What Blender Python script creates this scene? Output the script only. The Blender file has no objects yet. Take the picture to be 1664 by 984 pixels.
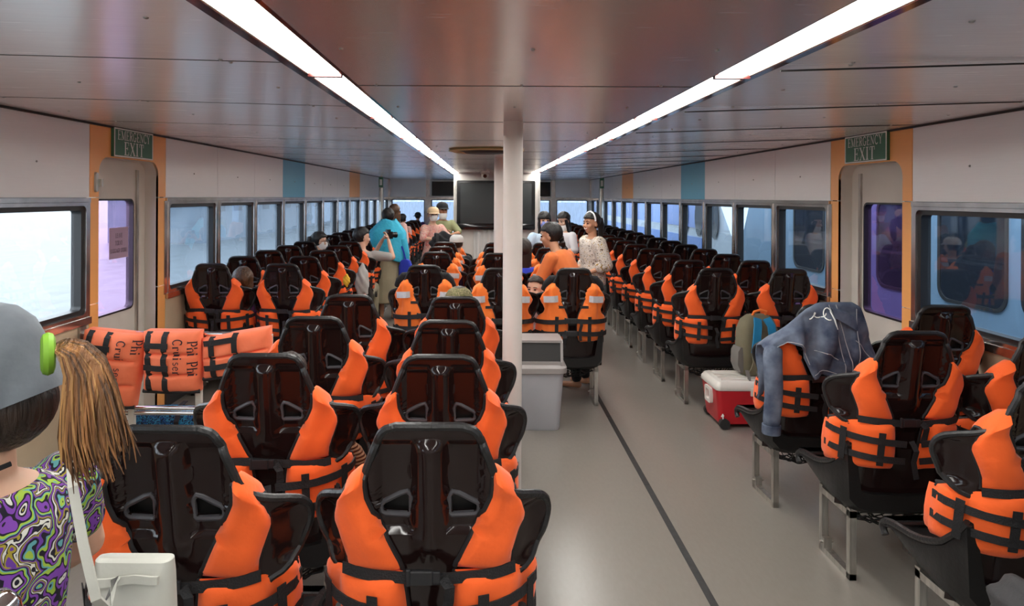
import bpy, bmesh, math, random
from mathutils import Vector, Matrix
import numpy as np

random.seed(7)
PI = math.pi
SC = bpy.context.scene
COL = SC.collection

# ------------------------------------------------------------------ camera
cam_data = bpy.data.cameras.new('camera')
cam = bpy.data.objects.new('camera', cam_data)
COL.objects.link(cam)
cam_data.sensor_width = 36.0
cam_data.lens = 24.0
cam_data.shift_x = 0.0252
cam_data.shift_y = -0.1034
cam_data.clip_start = 0.05
cam_data.clip_end = 500
cam.matrix_world = (Matrix.Translation((0, 0, 1.6)) @ Matrix.Rotation(PI / 2, 4, 'X') @ Matrix.Rotation(0.005, 4, 'Z'))
SC.camera = cam

# ------------------------------------------------------------------ sky and exposure
SKY_STRENGTH = 1.35
LAMP_STRENGTH = 6.5
world = bpy.data.worlds.new('overcast_sky')
SC.world = world
world.use_nodes = True
wbg = world.node_tree.nodes['Background']
wbg.inputs[0].default_value = (0.84, 0.92, 1.0, 1)
wbg.inputs[1].default_value = SKY_STRENGTH
SC.view_settings.view_transform = 'Standard'
SC.view_settings.look = 'None'
SC.view_settings.gamma = 1.0
SC.view_settings.use_curve_mapping = False
SC.view_settings.exposure = 2.15

# ------------------------------------------------------------------ materials
def mat(name, color, rough=0.5, metal=0.0, spec=0.5, emit=None, estr=0.0, noise=None, bump=None, coat=0.0, aniso=0.0, sheen=0.0, vary=None):
    """noise=(scale, amount) mottles value; bump=(scale, strength) adds relief; vary=(scale stretch vector)"""
    m = bpy.data.materials.new(name)
    m.use_nodes = True
    nt = m.node_tree
    b = nt.nodes['Principled BSDF']
    b.inputs['Base Color'].default_value = (*color, 1)
    b.inputs['Roughness'].default_value = rough
    b.inputs['Metallic'].default_value = metal
    b.inputs['Specular IOR Level'].default_value = spec
    b.inputs['Coat Weight'].default_value = coat
    b.inputs['Sheen Weight'].default_value = sheen
    if emit:
        b.inputs['Emission Color'].default_value = (*emit, 1)
        b.inputs['Emission Strength'].default_value = estr
    tc = None
    if noise or bump:
        tc = nt.nodes.new('ShaderNodeTexCoord')
        mp = nt.nodes.new('ShaderNodeMapping')
        nt.links.new(tc.outputs['Object'], mp.inputs[0])
        if vary:
            mp.inputs['Scale'].default_value = vary
    if noise:
        n = nt.nodes.new('ShaderNodeTexNoise')
        n.inputs['Scale'].default_value = noise[0]
        n.inputs['Detail'].default_value = 5
        nt.links.new(mp.outputs[0], n.inputs['Vector'])
        r = nt.nodes.new('ShaderNodeMapRange')
        r.inputs['From Min'].default_value = 0.3
        r.inputs['From Max'].default_value = 0.7
        r.inputs['To Min'].default_value = 1 - noise[1]
        r.inputs['To Max'].default_value = 1 + noise[1]
        nt.links.new(n.outputs['Fac'], r.inputs['Value'])
        h = nt.nodes.new('ShaderNodeMix')
        h.data_type = 'RGBA'
        h.blend_type = 'MULTIPLY'
        h.inputs['Factor'].default_value = 1
        h.inputs['A'].default_value = (*color, 1)
        nt.links.new(r.outputs[0], h.inputs['B'])
        nt.links.new(h.outputs['Result'], b.inputs['Base Color'])
    if bump:
        n2 = nt.nodes.new('ShaderNodeTexNoise')
        n2.inputs['Scale'].default_value = bump[0]
        n2.inputs['Detail'].default_value = 4
        nt.links.new(mp.outputs[0], n2.inputs['Vector'])
        bp = nt.nodes.new('ShaderNodeBump')
        bp.inputs['Strength'].default_value = bump[1]
        bp.inputs['Distance'].default_value = 0.01
        nt.links.new(n2.outputs['Fac'], bp.inputs['Height'])
        nt.links.new(bp.outputs[0], b.inputs['Normal'])
    return m

def nodes_of(m):
    return m.node_tree.nodes, m.node_tree.links, m.node_tree.nodes['Principled BSDF']

M = {}
M['plastic'] = mat('black_gloss_plastic_red_reflection', (0.013, 0.0058, 0.0055), 0.12, 0, 0.42, bump=(7, 0.10))  # faint red in the base colour imitates orange vests reflected in the gloss
M['plastic_satin'] = mat('black_satin_plastic', (0.010, 0.0095, 0.0095), 0.42, 0, 0.35, bump=(60, 0.1))
M['rim'] = mat('black_rubber_rim', (0.014, 0.0135, 0.014), 0.36, 0, 0.45, bump=(90, 0.25))
M['slot_grey'] = mat('grey_slot_ring', (0.06, 0.058, 0.065), 0.35)
M['orange'] = mat('orange_vest_cloth', (0.96, 0.135, 0.022), 0.75, 0, 0.25, noise=(5, 0.07), bump=(26, 0.35), sheen=0.15)
M['orange_faded'] = mat('faded_orange_vest_cloth', (0.96, 0.22, 0.10), 0.78, 0, 0.25, noise=(5, 0.07), bump=(22, 0.4), sheen=0.15)
M['web'] = mat('black_webbing', (0.010, 0.009, 0.010), 0.7, bump=(220, 0.4))
M['binding'] = mat('black_binding', (0.010, 0.009, 0.010), 0.6)
M['buckle'] = mat('black_buckle', (0.014, 0.014, 0.016), 0.35)
M['reflect'] = mat('silver_reflective_patch', (0.55, 0.56, 0.58), 0.35, 0.3, noise=(40, 0.1))
M['print'] = mat('black_print', (0.018, 0.01, 0.02), 0.7)
M['steel'] = mat('brushed_steel', (0.52, 0.50, 0.46), 0.32, 0.9, noise=(14, 0.25), vary=(4, 4, 0.6))
M['chrome'] = mat('chrome', (0.8, 0.8, 0.82), 0.1, 1.0)
M['net'] = mat('black_net', (0.012, 0.012, 0.013), 0.8)
# brushed aluminium composite panels
def alu(name, col, rough, metal, streak, r_amt=0.08):
    m = mat(name, col, rough, metal)
    n, l, b = nodes_of(m)
    tc = n.new('ShaderNodeTexCoord'); mp = n.new('ShaderNodeMapping')
    mp.inputs['Scale'].default_value = streak
    l.new(tc.outputs['Object'], mp.inputs[0])
    t = n.new('ShaderNodeTexNoise'); t.inputs['Scale'].default_value = 12; t.inputs['Detail'].default_value = 6
    l.new(mp.outputs[0], t.inputs['Vector'])
    r = n.new('ShaderNodeMapRange'); r.inputs['To Min'].default_value = rough - r_amt; r.inputs['To Max'].default_value = rough + r_amt
    l.new(t.outputs['Fac'], r.inputs['Value']); l.new(r.outputs[0], b.inputs['Roughness'])
    h = n.new('ShaderNodeMapRange'); h.inputs['To Min'].default_value = 0.96; h.inputs['To Max'].default_value = 1.04
    l.new(t.outputs['Fac'], h.inputs['Value'])
    x = n.new('ShaderNodeMix'); x.data_type = 'RGBA'; x.blend_type = 'MULTIPLY'; x.inputs['Factor'].default_value = 1
    x.inputs['A'].default_value = (*col, 1); l.new(h.outputs[0], x.inputs['B']); l.new(x.outputs['Result'], b.inputs['Base Color'])
    bp = n.new('ShaderNodeBump'); bp.inputs['Strength'].default_value = 0.012; bp.inputs['Distance'].default_value = 0.01
    l.new(t.outputs['Fac'], bp.inputs['Height']); l.new(bp.outputs[0], b.inputs['Normal'])
    return m
M['ceil'] = alu('brushed_ceiling_panel', (0.96, 0.955, 0.97), 0.24, 0.25, (0.4, 16, 1))
M['ceil_mid'] = alu('brushed_mauve_panel_brown_reflection', (0.60, 0.50, 0.49), 0.24, 0.5, (0.4, 16, 1))  # browner, darker base imitates vests and dark seats mirrored in the centre strip
for k_ in ('ceil', 'ceil_mid'):
    b_ = nodes_of(M[k_])[2]; b_.inputs['Coat Weight'].default_value = 0.9; b_.inputs['Coat Roughness'].default_value = 0.27; b_.inputs['Coat IOR'].default_value = 1.8
M['wall_alu'] = alu('silver_wall_panel', (0.86, 0.86, 0.86), 0.36, 0.2, (1, 0.5, 14))
M['wall_orange'] = alu('orange_wall_panel', (0.99, 0.47, 0.15), 0.33, 0.05, (1, 0.5, 14))
M['wall_blue'] = alu('blue_wall_panel', (0.13, 0.50, 0.70), 0.33, 0.1, (1, 0.5, 14))
M['screw'] = mat('screw_head', (0.4, 0.4, 0.4), 0.3, 1.0)
M['dark'] = mat('dark_gap', (0.02, 0.018, 0.018), 0.6)
M['trough'] = mat('brown_lacquered_trough', (0.09, 0.022, 0.020), 0.12, 0.3, noise=(7, 0.4), vary=(1, 0.6, 1))
M['trough_in'] = mat('cream_trough_inside', (0.75, 0.75, 0.62), 0.5)
M['diffuser'] = mat('lit_diffuser', (0.9, 0.9, 0.88), 0.4, emit=(1.0, 0.985, 0.94), estr=LAMP_STRENGTH)
M['cream'] = mat('cream_painted_metal', (0.66, 0.63, 0.56), 0.42, noise=(3, 0.06))
M['beige'] = mat('beige_wall_laminate', (0.58, 0.48, 0.33), 0.4, noise=(6, 0.06))
M['kick'] = mat('dark_kick_board', (0.035, 0.033, 0.032), 0.5)
M['alu_frame'] = mat('aluminium_window_frame', (0.62, 0.58, 0.55), 0.22, 0.95, noise=(8, 0.2))
M['gasket'] = mat('black_window_gasket', (0.012, 0.012, 0.014), 0.45)
M['white_paint'] = mat('white_painted_steel', (0.62, 0.57, 0.53), 0.38, noise=(5, 0.04))
M['sign_green'] = mat('sign_green', (0.055, 0.20, 0.12), 0.4)
M['sign_white'] = mat('sign_white_letter', (0.88, 0.92, 0.88), 0.5)
M['tape'] = mat('black_floor_tape', (0.02, 0.02, 0.02), 0.6, noise=(30, 0.3))
M['tv_body'] = mat('gloss_black_bezel', (0.006, 0.006, 0.007), 0.12)
M['tv_screen'] = mat('tv_screen', (0.012, 0.016, 0.017), 0.28)
M['grey_plastic'] = mat('light_grey_plastic', (0.42, 0.43, 0.46), 0.45, noise=(5, 0.05))
M['grey_lid'] = mat('taupe_grey_plastic', (0.30, 0.275, 0.265), 0.45, noise=(5, 0.05))
M['dark_in'] = mat('dark_inside', (0.025, 0.024, 0.024), 0.6)
M['red_plastic'] = mat('red_cooler_plastic', (0.55, 0.012, 0.022), 0.35, noise=(5, 0.08))
M['white_plastic'] = mat('off_white_plastic', (0.68, 0.66, 0.61), 0.4, noise=(6, 0.05))
M['denim'] = None
M['black_tyre'] = mat('black_rubber', (0.02, 0.02, 0.02), 0.6)

# floor lino
mf = mat('grey_beige_linoleum', (0.34, 0.31, 0.27), 0.28)
n, l, b = nodes_of(mf)
tc = n.new('ShaderNodeTexCoord')
mp = n.new('ShaderNodeMapping'); mp.inputs['Scale'].default_value = (1, 0.35, 1)
l.new(tc.outputs['Object'], mp.inputs[0])
t = n.new('ShaderNodeTexNoise'); t.inputs['Scale'].default_value = 60; t.inputs['Detail'].default_value = 4
l.new(mp.outputs[0], t.inputs['Vector'])
t2 = n.new('ShaderNodeTexNoise'); t2.inputs['Scale'].default_value = 3.0; t2.inputs['Detail'].default_value = 4
l.new(tc.outputs['Object'], t2.inputs['Vector'])
cr = n.new('ShaderNodeValToRGB')
cr.color_ramp.elements[0].position = 0.3; cr.color_ramp.elements[0].color = (0.200, 0.181, 0.158, 1)
cr.color_ramp.elements[1].position = 0.7; cr.color_ramp.elements[1].color = (0.216, 0.196, 0.171, 1)
l.new(t.outputs['Fac'], cr.inputs[0])
mx = n.new('ShaderNodeMix'); mx.data_type = 'RGBA'; mx.blend_type = 'MULTIPLY'; mx.inputs['Factor'].default_value = 0.35
l.new(cr.outputs[0], mx.inputs['A']); l.new(t2.outputs['Color'], mx.inputs['B']); 
r = n.new('ShaderNodeMapRange'); r.inputs['To Min'].default_value = 0.95; r.inputs['To Max'].default_value = 1.04
l.new(t2.outputs['Fac'], r.inputs['Value']); l.new(r.outputs[0], mx.inputs['B'])
l.new(mx.outputs['Result'], b.inputs['Base Color'])
rr = n.new('ShaderNodeMapRange'); rr.inputs['To Min'].default_value = 0.24; rr.inputs['To Max'].default_value = 0.32
M['floor'] = mf

def glass(name, tint, haze, haze_col=(0.7, 0.75, 0.8), streak=None, ior=1.45):
    """window pane: clear part + dirt film + mirror reflection"""
    m = bpy.data.materials.new(name); m.use_nodes = True
    nt = m.node_tree; nt.nodes.clear(); n = nt.nodes; l = nt.links
    o = n.new('ShaderNodeOutputMaterial')
    tr = n.new('ShaderNodeBsdfTransparent'); tr.inputs[0].default_value = (*tint, 1)
    df = n.new('ShaderNodeBsdfTranslucent'); df.inputs[0].default_value = (*haze_col, 1)
    gl = n.new('ShaderNodeBsdfGlossy'); gl.inputs['Roughness'].default_value = 0.02
    lw = n.new('ShaderNodeLayerWeight'); lw.inputs['Blend'].default_value = 0.5
    pw = n.new('ShaderNodeMath'); pw.operation = 'POWER'; pw.inputs[1].default_value = 4.0
    l.new(lw.outputs['Facing'], pw.inputs[0])
    fr = n.new('ShaderNodeMapRange'); fr.inputs['To Min'].default_value = 0.07; fr.inputs['To Max'].default_value = 0.85
    l.new(pw.outputs[0], fr.inputs['Value'])
    m1 = n.new('ShaderNodeMixShader'); m2 = n.new('ShaderNodeMixShader')
    tc = n.new('ShaderNodeTexCoord'); mp = n.new('ShaderNodeMapping')
    l.new(tc.outputs['Object'], mp.inputs[0])
    t = n.new('ShaderNodeTexNoise'); t.inputs['Detail'].default_value = 6
    if streak:
        mp.inputs['Scale'].default_value = streak[0]; mp.inputs['Rotation'].default_value = streak[1]
        t.inputs['Scale'].default_value = streak[2]
    else:
        t.inputs['Scale'].default_value = 3.0
    l.new(mp.outputs[0], t.inputs['Vector'])
    r = n.new('ShaderNodeMapRange'); r.inputs['From Min'].default_value = 0.3; r.inputs['From Max'].default_value = 0.7
    r.inputs['To Min'].default_value = haze * 0.55; r.inputs['To Max'].default_value = haze * 1.35
    l.new(t.outputs['Fac'], r.inputs['Value'])
    l.new(r.outputs[0], m1.inputs[0]); l.new(tr.outputs[0], m1.inputs[1]); l.new(df.outputs[0], m1.inputs[2])
    l.new(fr.outputs[0], m2.inputs[0]); l.new(m1.outputs[0], m2.inputs[1]); l.new(gl.outputs[0], m2.inputs[2])
    l.new(m2.outputs[0], o.inputs[0])
    return m
M['glass_clear'] = glass('window_glass', (0.93, 0.96, 0.97), 0.03)
M['glass_blue'] = glass('tinted_window_glass', (0.72, 0.84, 0.92), 0.02)
M['glass_dirty'] = glass('salt_stained_window_glass', (0.50, 0.58, 0.66), 0.34, (0.20, 0.25, 0.31))
M['glass_rain'] = glass('rain_streaked_front_glass', (0.34, 0.41, 0.50), 0.62, (0.20, 0.27, 0.40), ((10, 1, 1.0), (0, 0.45, 0), 5))
M['glass_purple'] = glass('purple_film_glass', (0.85, 0.62, 0.92), 0.05, (0.8, 0.5, 0.9))
M['glass_violet'] = glass('violet_film_glass', (0.55, 0.30, 0.66), 0.04, (0.6, 0.3, 0.7))

# ------------------------------------------------------------------ mesh helpers
class MB:
    def __init__(self):
        self.v = []; self.f = []; self.mi = []; self.cur = 0
    def add(self, verts, faces):
        o = len(self.v)
        self.v.extend([tuple(p) for p in verts])
        for f in faces:
            self.f.append(tuple(i + o for i in f)); self.mi.append(self.cur)
        return self
    def box(self, x0, x1, y0, y1, z0, z1, rot=None, loc=None):
        vs = [Vector((x, y, z)) for x in (x0, x1) for y in (y0, y1) for z in (z0, z1)]
        if rot is not None:
            vs = [rot @ p for p in vs]
        if loc is not None:
            vs = [p + Vector(loc) for p in vs]
        return self.add(vs, [(0, 1, 3, 2), (4, 6, 7, 5), (0, 4, 5, 1), (2, 3, 7, 6), (0, 2, 6, 4), (1, 5, 7, 3)])
    def loft(self, rings, closed=True, cap=True):
        n = len(rings[0]); vs = [p for r in rings for p in r]; fs = []
        for i in range(len(rings) - 1):
            for j in range(n if closed else n - 1):
                k = (j + 1) % n
                fs.append((i * n + j, i * n + k, (i + 1) * n + k, (i + 1) * n + j))
        if cap and closed:
            fs.append(tuple(range(n - 1, -1, -1))); b = (len(rings) - 1) * n
            fs.append(tuple(b + j for j in range(n)))
        return self.add(vs, fs)
    def tube(self, pts, r, seg=8, closed=False, cap=True):
        pts = [Vector(p) for p in pts]; n = len(pts); rings = []
        up = None
        for i, p in enumerate(pts):
            if closed:
                t = pts[(i + 1) % n] - pts[i - 1]
            else:
                t = pts[min(i + 1, n - 1)] - pts[max(i - 1, 0)]
            if t.length < 1e-9: t = Vector((0, 0, 1))
            t.normalize()
            if up is None:
                up = Vector((0, 0, 1)) if abs(t.z) < 0.9 else Vector((0, 1, 0))
            a = t.cross(up)
            if a.length < 1e-6: a = t.cross(Vector((1, 0, 0)))
            a.normalize(); bb = a.cross(t).normalized(); up = bb
            rad = r[i] if isinstance(r, (list, tuple)) else r
            rings.append([p + a * (rad * math.cos(2 * PI * k / seg)) + bb * (rad * math.sin(2 * PI * k / seg)) for k in range(seg)])
        if closed: rings.append(rings[0])
        return self.loft(rings, True, cap and not closed)
    def ribbon(self, pts, nrm, w, th):
        """flat strap through pts; nrm = outward normal (or list); w width, th thickness"""
        pts = [Vector(p) for p in pts]; rings = []
        for i, p in enumerate(pts):
            t = (pts[min(i + 1, len(pts) - 1)] - pts[max(i - 1, 0)]).normalized()
            nn = Vector(nrm[i] if isinstance(nrm, list) else nrm); nn = (nn - t * nn.dot(t)).normalized()
            s = t.cross(nn).normalized()
            rings.append([p + s * w / 2, p + s * w / 2 + nn * th, p - s * w / 2 + nn * th, p - s * w / 2])
        return self.loft(rings)
    def ball(self, c, r, seg=12, rings=8):
        c = Vector(c); r = Vector((r, r, r)) if not hasattr(r, '__len__') else Vector(r)
        rr = []
        for i in range(rings + 1):
            a = -PI / 2 + PI * i / rings; ca = max(math.cos(a), 0.02)
            rr.append([c + Vector((r.x * ca * math.cos(2 * PI * k / seg), r.y * ca * math.sin(2 * PI * k / seg), r.z * math.sin(a))) for k in range(seg)])
        return self.loft(rr)
    def lathe(self, prof, seg=24, c=(0, 0, 0)):
        c = Vector(c)
        return self.loft([[c + Vector((r * math.cos(2 * PI * k / seg), r * math.sin(2 * PI * k / seg), z)) for k in range(seg)] for r, z in prof])
    def extrude_poly(self, poly, axis, a0, a1):
        """poly = 2D outline; axis 'x','y','z' extrusion"""
        def mk(p, a):
            return {'x': (a, p[0], p[1]), 'y': (p[0], a, p[1]), 'z': (p[0], p[1], a)}[axis]
        return self.loft([[Vector(mk(p, a0)) for p in poly], [Vector(mk(p, a1)) for p in poly]])
    def mesh(self, name, mats, smooth=True, angle=40):
        me = bpy.data.meshes.new(name)
        me.from_pydata(self.v, [], self.f)
        for m in (mats if isinstance(mats, list) else [mats]):
            me.materials.append(m)
        bm = bmesh.new(); bm.from_mesh(me)
        bm.faces.ensure_lookup_table()
        for f, i in zip(bm.faces, self.mi): f.material_index = i; f.smooth = smooth
        bmesh.ops.remove_doubles(bm, verts=bm.verts, dist=1e-6)
        bmesh.ops.recalc_face_normals(bm, faces=bm.faces)
        if smooth:
            ang = math.radians(angle)
            for e in bm.edges:
                if len(e.link_faces) == 2 and e.calc_face_angle(0) > ang: e.smooth = False
        bm.to_mesh(me); bm.free()
        return me
    def build(self, name, mats, parent=None, smooth=True, angle=40, loc=None):
        o = bpy.data.objects.new(name, self.mesh(name, mats, smooth, angle)); COL.objects.link(o)
        if parent: o.parent = parent
        if loc: o.location = loc
        return o

def tag(o, label=None, cat=None, group=None, kind=None):
    if label: o['label'] = label
    if cat: o['category'] = cat
    if group: o['group'] = group
    if kind: o['kind'] = kind
    return o
def thing(name, label, cat, loc=(0, 0, 0), rz=0.0, group=None):
    o = bpy.data.objects.new(name, None); COL.objects.link(o)
    o.empty_display_size = 0.1
    o.location = loc; o.rotation_euler = (0, 0, rz)
    return tag(o, label, cat, group)
def struct(o):
    o['kind'] = 'structure'; return o
def structure(name, loc=(0, 0, 0)):
    o = bpy.data.objects.new(name, None); COL.objects.link(o); o.location = loc; o['kind'] = 'structure'
    return o
def inst(name, me, parent=None, loc=(0, 0, 0)):
    o = bpy.data.objects.new(name, me); COL.objects.link(o)
    if parent: o.parent = parent
    o.location = loc
    return o
def with_mods(me, mods):
    """apply modifiers to a mesh and return a new mesh. mods = [(type, {props})]"""
    o = bpy.data.objects.new('temporary', me); COL.objects.link(o)
    for ty, pr in mods:
        md = o.modifiers.new(ty, ty)
        for k, v in pr.items(): setattr(md, k, v)
    dg = bpy.context.evaluated_depsgraph_get()
    r = bpy.data.meshes.new_from_object(o.evaluated_get(dg))
    bpy.data.objects.remove(o)
    return r
def lerp_tab(tab, x):
    if x <= tab[0][0]: return tab[0][1]
    for (a, va), (b2, vb) in zip(tab, tab[1:]):
        if x <= b2:
            return va + (vb - va) * (x - a) / (b2 - a)
    return tab[-1][1]
def rrect(x0, x1, z0, z1, r, n=5):
    """rounded rectangle outline"""
    pts = []
    for cx, cz, a0 in ((x1 - r, z1 - r, 0), (x0 + r, z1 - r, 90), (x0 + r, z0 + r, 180), (x1 - r, z0 + r, 270)):
        for i in range(n + 1):
            a = math.radians(a0 + 90 * i / n); pts.append((cx + r * math.cos(a), cz + r * math.sin(a)))
    return pts
def frame_mesh(mb, outer, inner, f3, depth):
    """flat ring between two outlines with equal counts; f3 maps (u,w,d)->xyz"""
    n = len(outer)
    for i in range(n):
        j = (i + 1) % n
        q = [f3(*outer[i], 0), f3(*outer[j], 0), f3(*inner[j], 0), f3(*inner[i], 0), f3(*outer[i], depth), f3(*outer[j], depth), f3(*inner[j], depth), f3(*inner[i], depth)]
        mb.add(q, [(0, 1, 2, 3), (7, 6, 5, 4), (0, 4, 5, 1), (3, 2, 6, 7)])

# stroke serif letters (unit height, x origin left)
def glyph(ch):
    """list of (polyline, width), advance"""
    T, t, s = 0.15, 0.055, 0.05
    S = []
    def V(x, z0=0, z1=1, w=T): S.append(([(x, z0), (x, z1)], w))
    def H(x0, x1, z, w=t): S.append(([(x0, z), (x1, z)], w))
    def arc(cx, cz, rx, rz, a0, a1, w, n=10):
        S.append(([(cx + rx * math.cos(math.radians(a0 + (a1 - a0) * i / n)), cz + rz * math.sin(math.radians(a0 + (a1 - a0) * i / n))) for i in range(n + 1)], w))
    def ser(x, z, w=0.3): H(x - w / 2, x + w / 2, z)
    if ch == 'E':
        V(.15); H(0, .6, .03); H(0, .6, .97); H(.15, .45, .52); V(.58, .03, .25, t); V(.58, .75, .97, t); V(.45, .4, .64, t); return S, .7
    if ch == 'M':
        V(.12, 0, 1, t); S.append(([(.14, .97), (.47, .05)], T)); S.append(([(.47, .05), (.78, .97)], t)); V(.82); ser(.12, .03); ser(.84, .03); ser(.1, .97, .2); ser(.86, .97, .22); return S, 1.03
    if ch == 'R':
        V(.15); ser(.15, .03); H(0, .35, .97); H(.15, .35, .5); arc(.35, .735, .2, .235, 90, -90, .12); S.append(([(.33, .5), (.62, .04)], .13)); ser(.66, .03, .16); return S, .74
    if ch == 'P':
        V(.15); ser(.15, .03); H(0, .35, .97); H(.15, .35, .45); arc(.35, .71, .2, .26, 90, -90, .13); return S, .66
    if ch == 'G':
        arc(.38, .5, .32, .48, 50, 310, .12, 16); V(.6, .12, .45); ser(.6, .45, .3); V(.6, .72, .97, t); return S, .8
    if ch == 'C':
        arc(.38, .5, .32, .48, 45, 315, .12, 16); V(.62, .7, .97, t); return S, .74
    if ch == 'N':
        V(.13, 0, 1, t); S.append(([(.12, .97), (.66, .04)], T)); V(.68, 0, 1, t); ser(.13, .03, .26); ser(.68, .97, .26); ser(.08, .97, .16); return S, .84
    if ch == 'Y':
        S.append(([(.1, .97), (.38, .48)], T)); S.append(([(.66, .97), (.38, .48)], t)); V(.38, 0, .5); ser(.38, .03); ser(.1, .97); ser(.66, .97, .22); return S, .78
    if ch == 'X':
        S.append(([(.1, .97), (.62, .03)], T)); S.append(([(.6, .97), (.1, .03)], t)); ser(.1, .97, .28); ser(.6, .97, .24); ser(.1, .03, .24); ser(.62, .03, .28); return S, .76
    if ch == 'I':
        V(.17); ser(.17, .03, .34); ser(.17, .97, .34); return S, .4
    if ch == 'T':
        V(.33); H(.02, .64, .97); ser(.33, .03); V(.04, .72, .97, t); V(.62, .72, .97, t); return S, .7
    if ch == 'L':
        V(.15); H(0, .56, .03); ser(.15, .97); V(.54, .03, .28, t); return S, .64
    if ch == 'A':
        S.append(([(.12, .03), (.36, .97)], t)); S.append(([(.36, .97), (.62, .03)], T)); H(.2, .5, .33); ser(.12, .03, .22); ser(.62, .03); return S, .78
    if ch == 'V':
        S.append(([(.1, .97), (.36, .03)], T)); S.append(([(.6, .97), (.36, .03)], t)); ser(.1, .97); ser(.6, .97, .22); return S, .74
    if ch == 'O':
        arc(.37, .5, .3, .47, 0, 360, .12, 20); return S, .78
    if ch == 'D':
        V(.15); H(0, .35, .03); H(0, .35, .97); arc(.33, .5, .3, .47, 90, -90, .12); return S, .76
    if ch == 'U':
        V(.14, .25, 1); arc(.37, .27, .23, .25, 180, 360, .08); V(.6, .25, 1, t); ser(.14, .97); ser(.6, .97, .22); return S, .78
    if ch == 'S':
        arc(.3, .73, .2, .24, 40, 270, .1); arc(.3, .26, .22, .24, 90, -140, .12); V(.5, .75, .97, t); V(.08, .03, .25, t); return S, .62
    if ch == 'h':
        V(.13); ser(.13, .03, .26); arc(.32, .45, .19, .17, 170, 0, .07); V(.5, 0, .46); ser(.5, .03, .26); return S, .66
    if ch == 'i':
        V(.14, 0, .62); ser(.14, .03, .26); S.append(([(.14, .8), (.14, .95)], .15)); ser(.08, .6, .14); return S, .32
    if ch == 'r':
        V(.14, 0, .62); ser(.14, .03, .26); arc(.34, .44, .2, .17, 170, 60, .07); S.append(([(.42, .47), (.42, .6)], .13)); return S, .52
    if ch == 'u':
        V(.13, .15, .62); arc(.32, .19, .19, .16, 180, 360, .07); V(.5, 0, .62); ser(.08, .6, .16); ser(.46, .6, .16); ser(.56, .03, .14); return S, .66
    if ch == 's':
        arc(.22, .47, .13, .14, 40, 270, .08); arc(.22, .18, .15, .16, 90, -140, .09); return S, .44
    if ch == 'e':
        arc(.28, .31, .2, .3, 20, 320, .09, 14); H(.1, .46, .36); return S, .54
    return S, .3
def text_mesh(mb, txt, h, f3, x0=0.0, z0=0.0, squeeze=1.0, gap=0.06, align='center'):
    """lettering as flat strips; f3(u, w) -> point"""
    gs = [glyph(c) for c in txt]
    W = sum((a + gap) for _, a in gs) * h * squeeze
    x = x0 - (W / 2 if align == 'center' else 0)
    for S, adv in gs:
        for pl, w in S:
            for (ax, az), (bx, bz) in zip(pl, pl[1:]):
                d = Vector((bx - ax, bz - az)); L = d.length
                if L < 1e-6: continue
                d /= L; nx, nz = -d.y * w / 2, d.x * w / 2
                e = d * (0.02 if len(pl) > 2 else 0)
                q = [(ax - e.x + nx, az - e.y + nz), (bx + e.x + nx, bz + e.y + nz), (bx + e.x - nx, bz + e.y - nz), (ax - e.x - nx, az - e.y - nz)]
                mb.add([f3(x + p[0] * h * squeeze, z0 + p[1] * h) for p in q], [(0, 1, 2, 3)])
        x += (adv + gap) * h * squeeze
    return W
# ================================================================== SETTING
XL, XR = -2.42, 2.60
Y0, Y1 = -3.0, 16.9
ZTOP, ZTRIM, ZSILL = 2.045, 1.585, 0.855
def wall_f(s):
    X = XL if s < 0 else XR
    return lambda u, w, d: (X + s * d, u, w)      # d grows outwards through the wall
SEAMS = [-2.765, -1.775, -0.785, 0.205, 1.195, 2.185, 3.175, 4.165] + [5.155 + 0.99 * k for k in range(12)] + [Y1]
DOOR_I = 7

# floor
fl = structure('floor')
MB().box(XL - .15, XR + .15, Y0, Y1 + .1, -.06, 0).build('linoleum', M['floor'], fl, smooth=False)
tp = MB()
for y in [1.4 + 1.2 * i for i in range(8)]:
    tp.box(.889, .921, y, y + 1.195, 0.0, .0015)
tp.build('tape_line', M['tape'], fl, smooth=False)

# side walls
win_no = [0]
def make_window(f, y0, y1, z0, z1, gl, fr=.022, gk=.028, name=None, d0=0.0):
    win_no[0] += 1
    w = structure('window_%d' % win_no[0])
    mb = MB()
    n = 4
    o1 = rrect(y0, y1, z0, z1, .004, n); i1 = rrect(y0 + fr, y1 - fr, z0 + fr, z1 - fr, .035, n)
    frame_mesh(mb, o1, i1, lambda u, w_, d: f(u, w_, d - .012 + d0), .045); mb.build('window_frame', M['alu_frame'], w, smooth=False)
    mb = MB(); o2 = i1; i2 = rrect(y0 + fr + gk, y1 - fr - gk, z0 + fr + gk, z1 - fr - gk, .022, n)
    frame_mesh(mb, o2, i2, lambda u, w_, d: f(u, w_, d + .004 + d0), .06); mb.build('gasket', M['gasket'], w, smooth=False)
    mb = MB(); p = rrect(y0 + fr + .5 * gk, y1 - fr - .5 * gk, z0 + fr + .5 * gk, z1 - fr - .5 * gk, .03, n)
    mb.add([f(u, v, .045 + d0) for u, v in p], [tuple(range(len(p)))]); mb.build('pane', gl, w, smooth=False)
    return w

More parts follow.
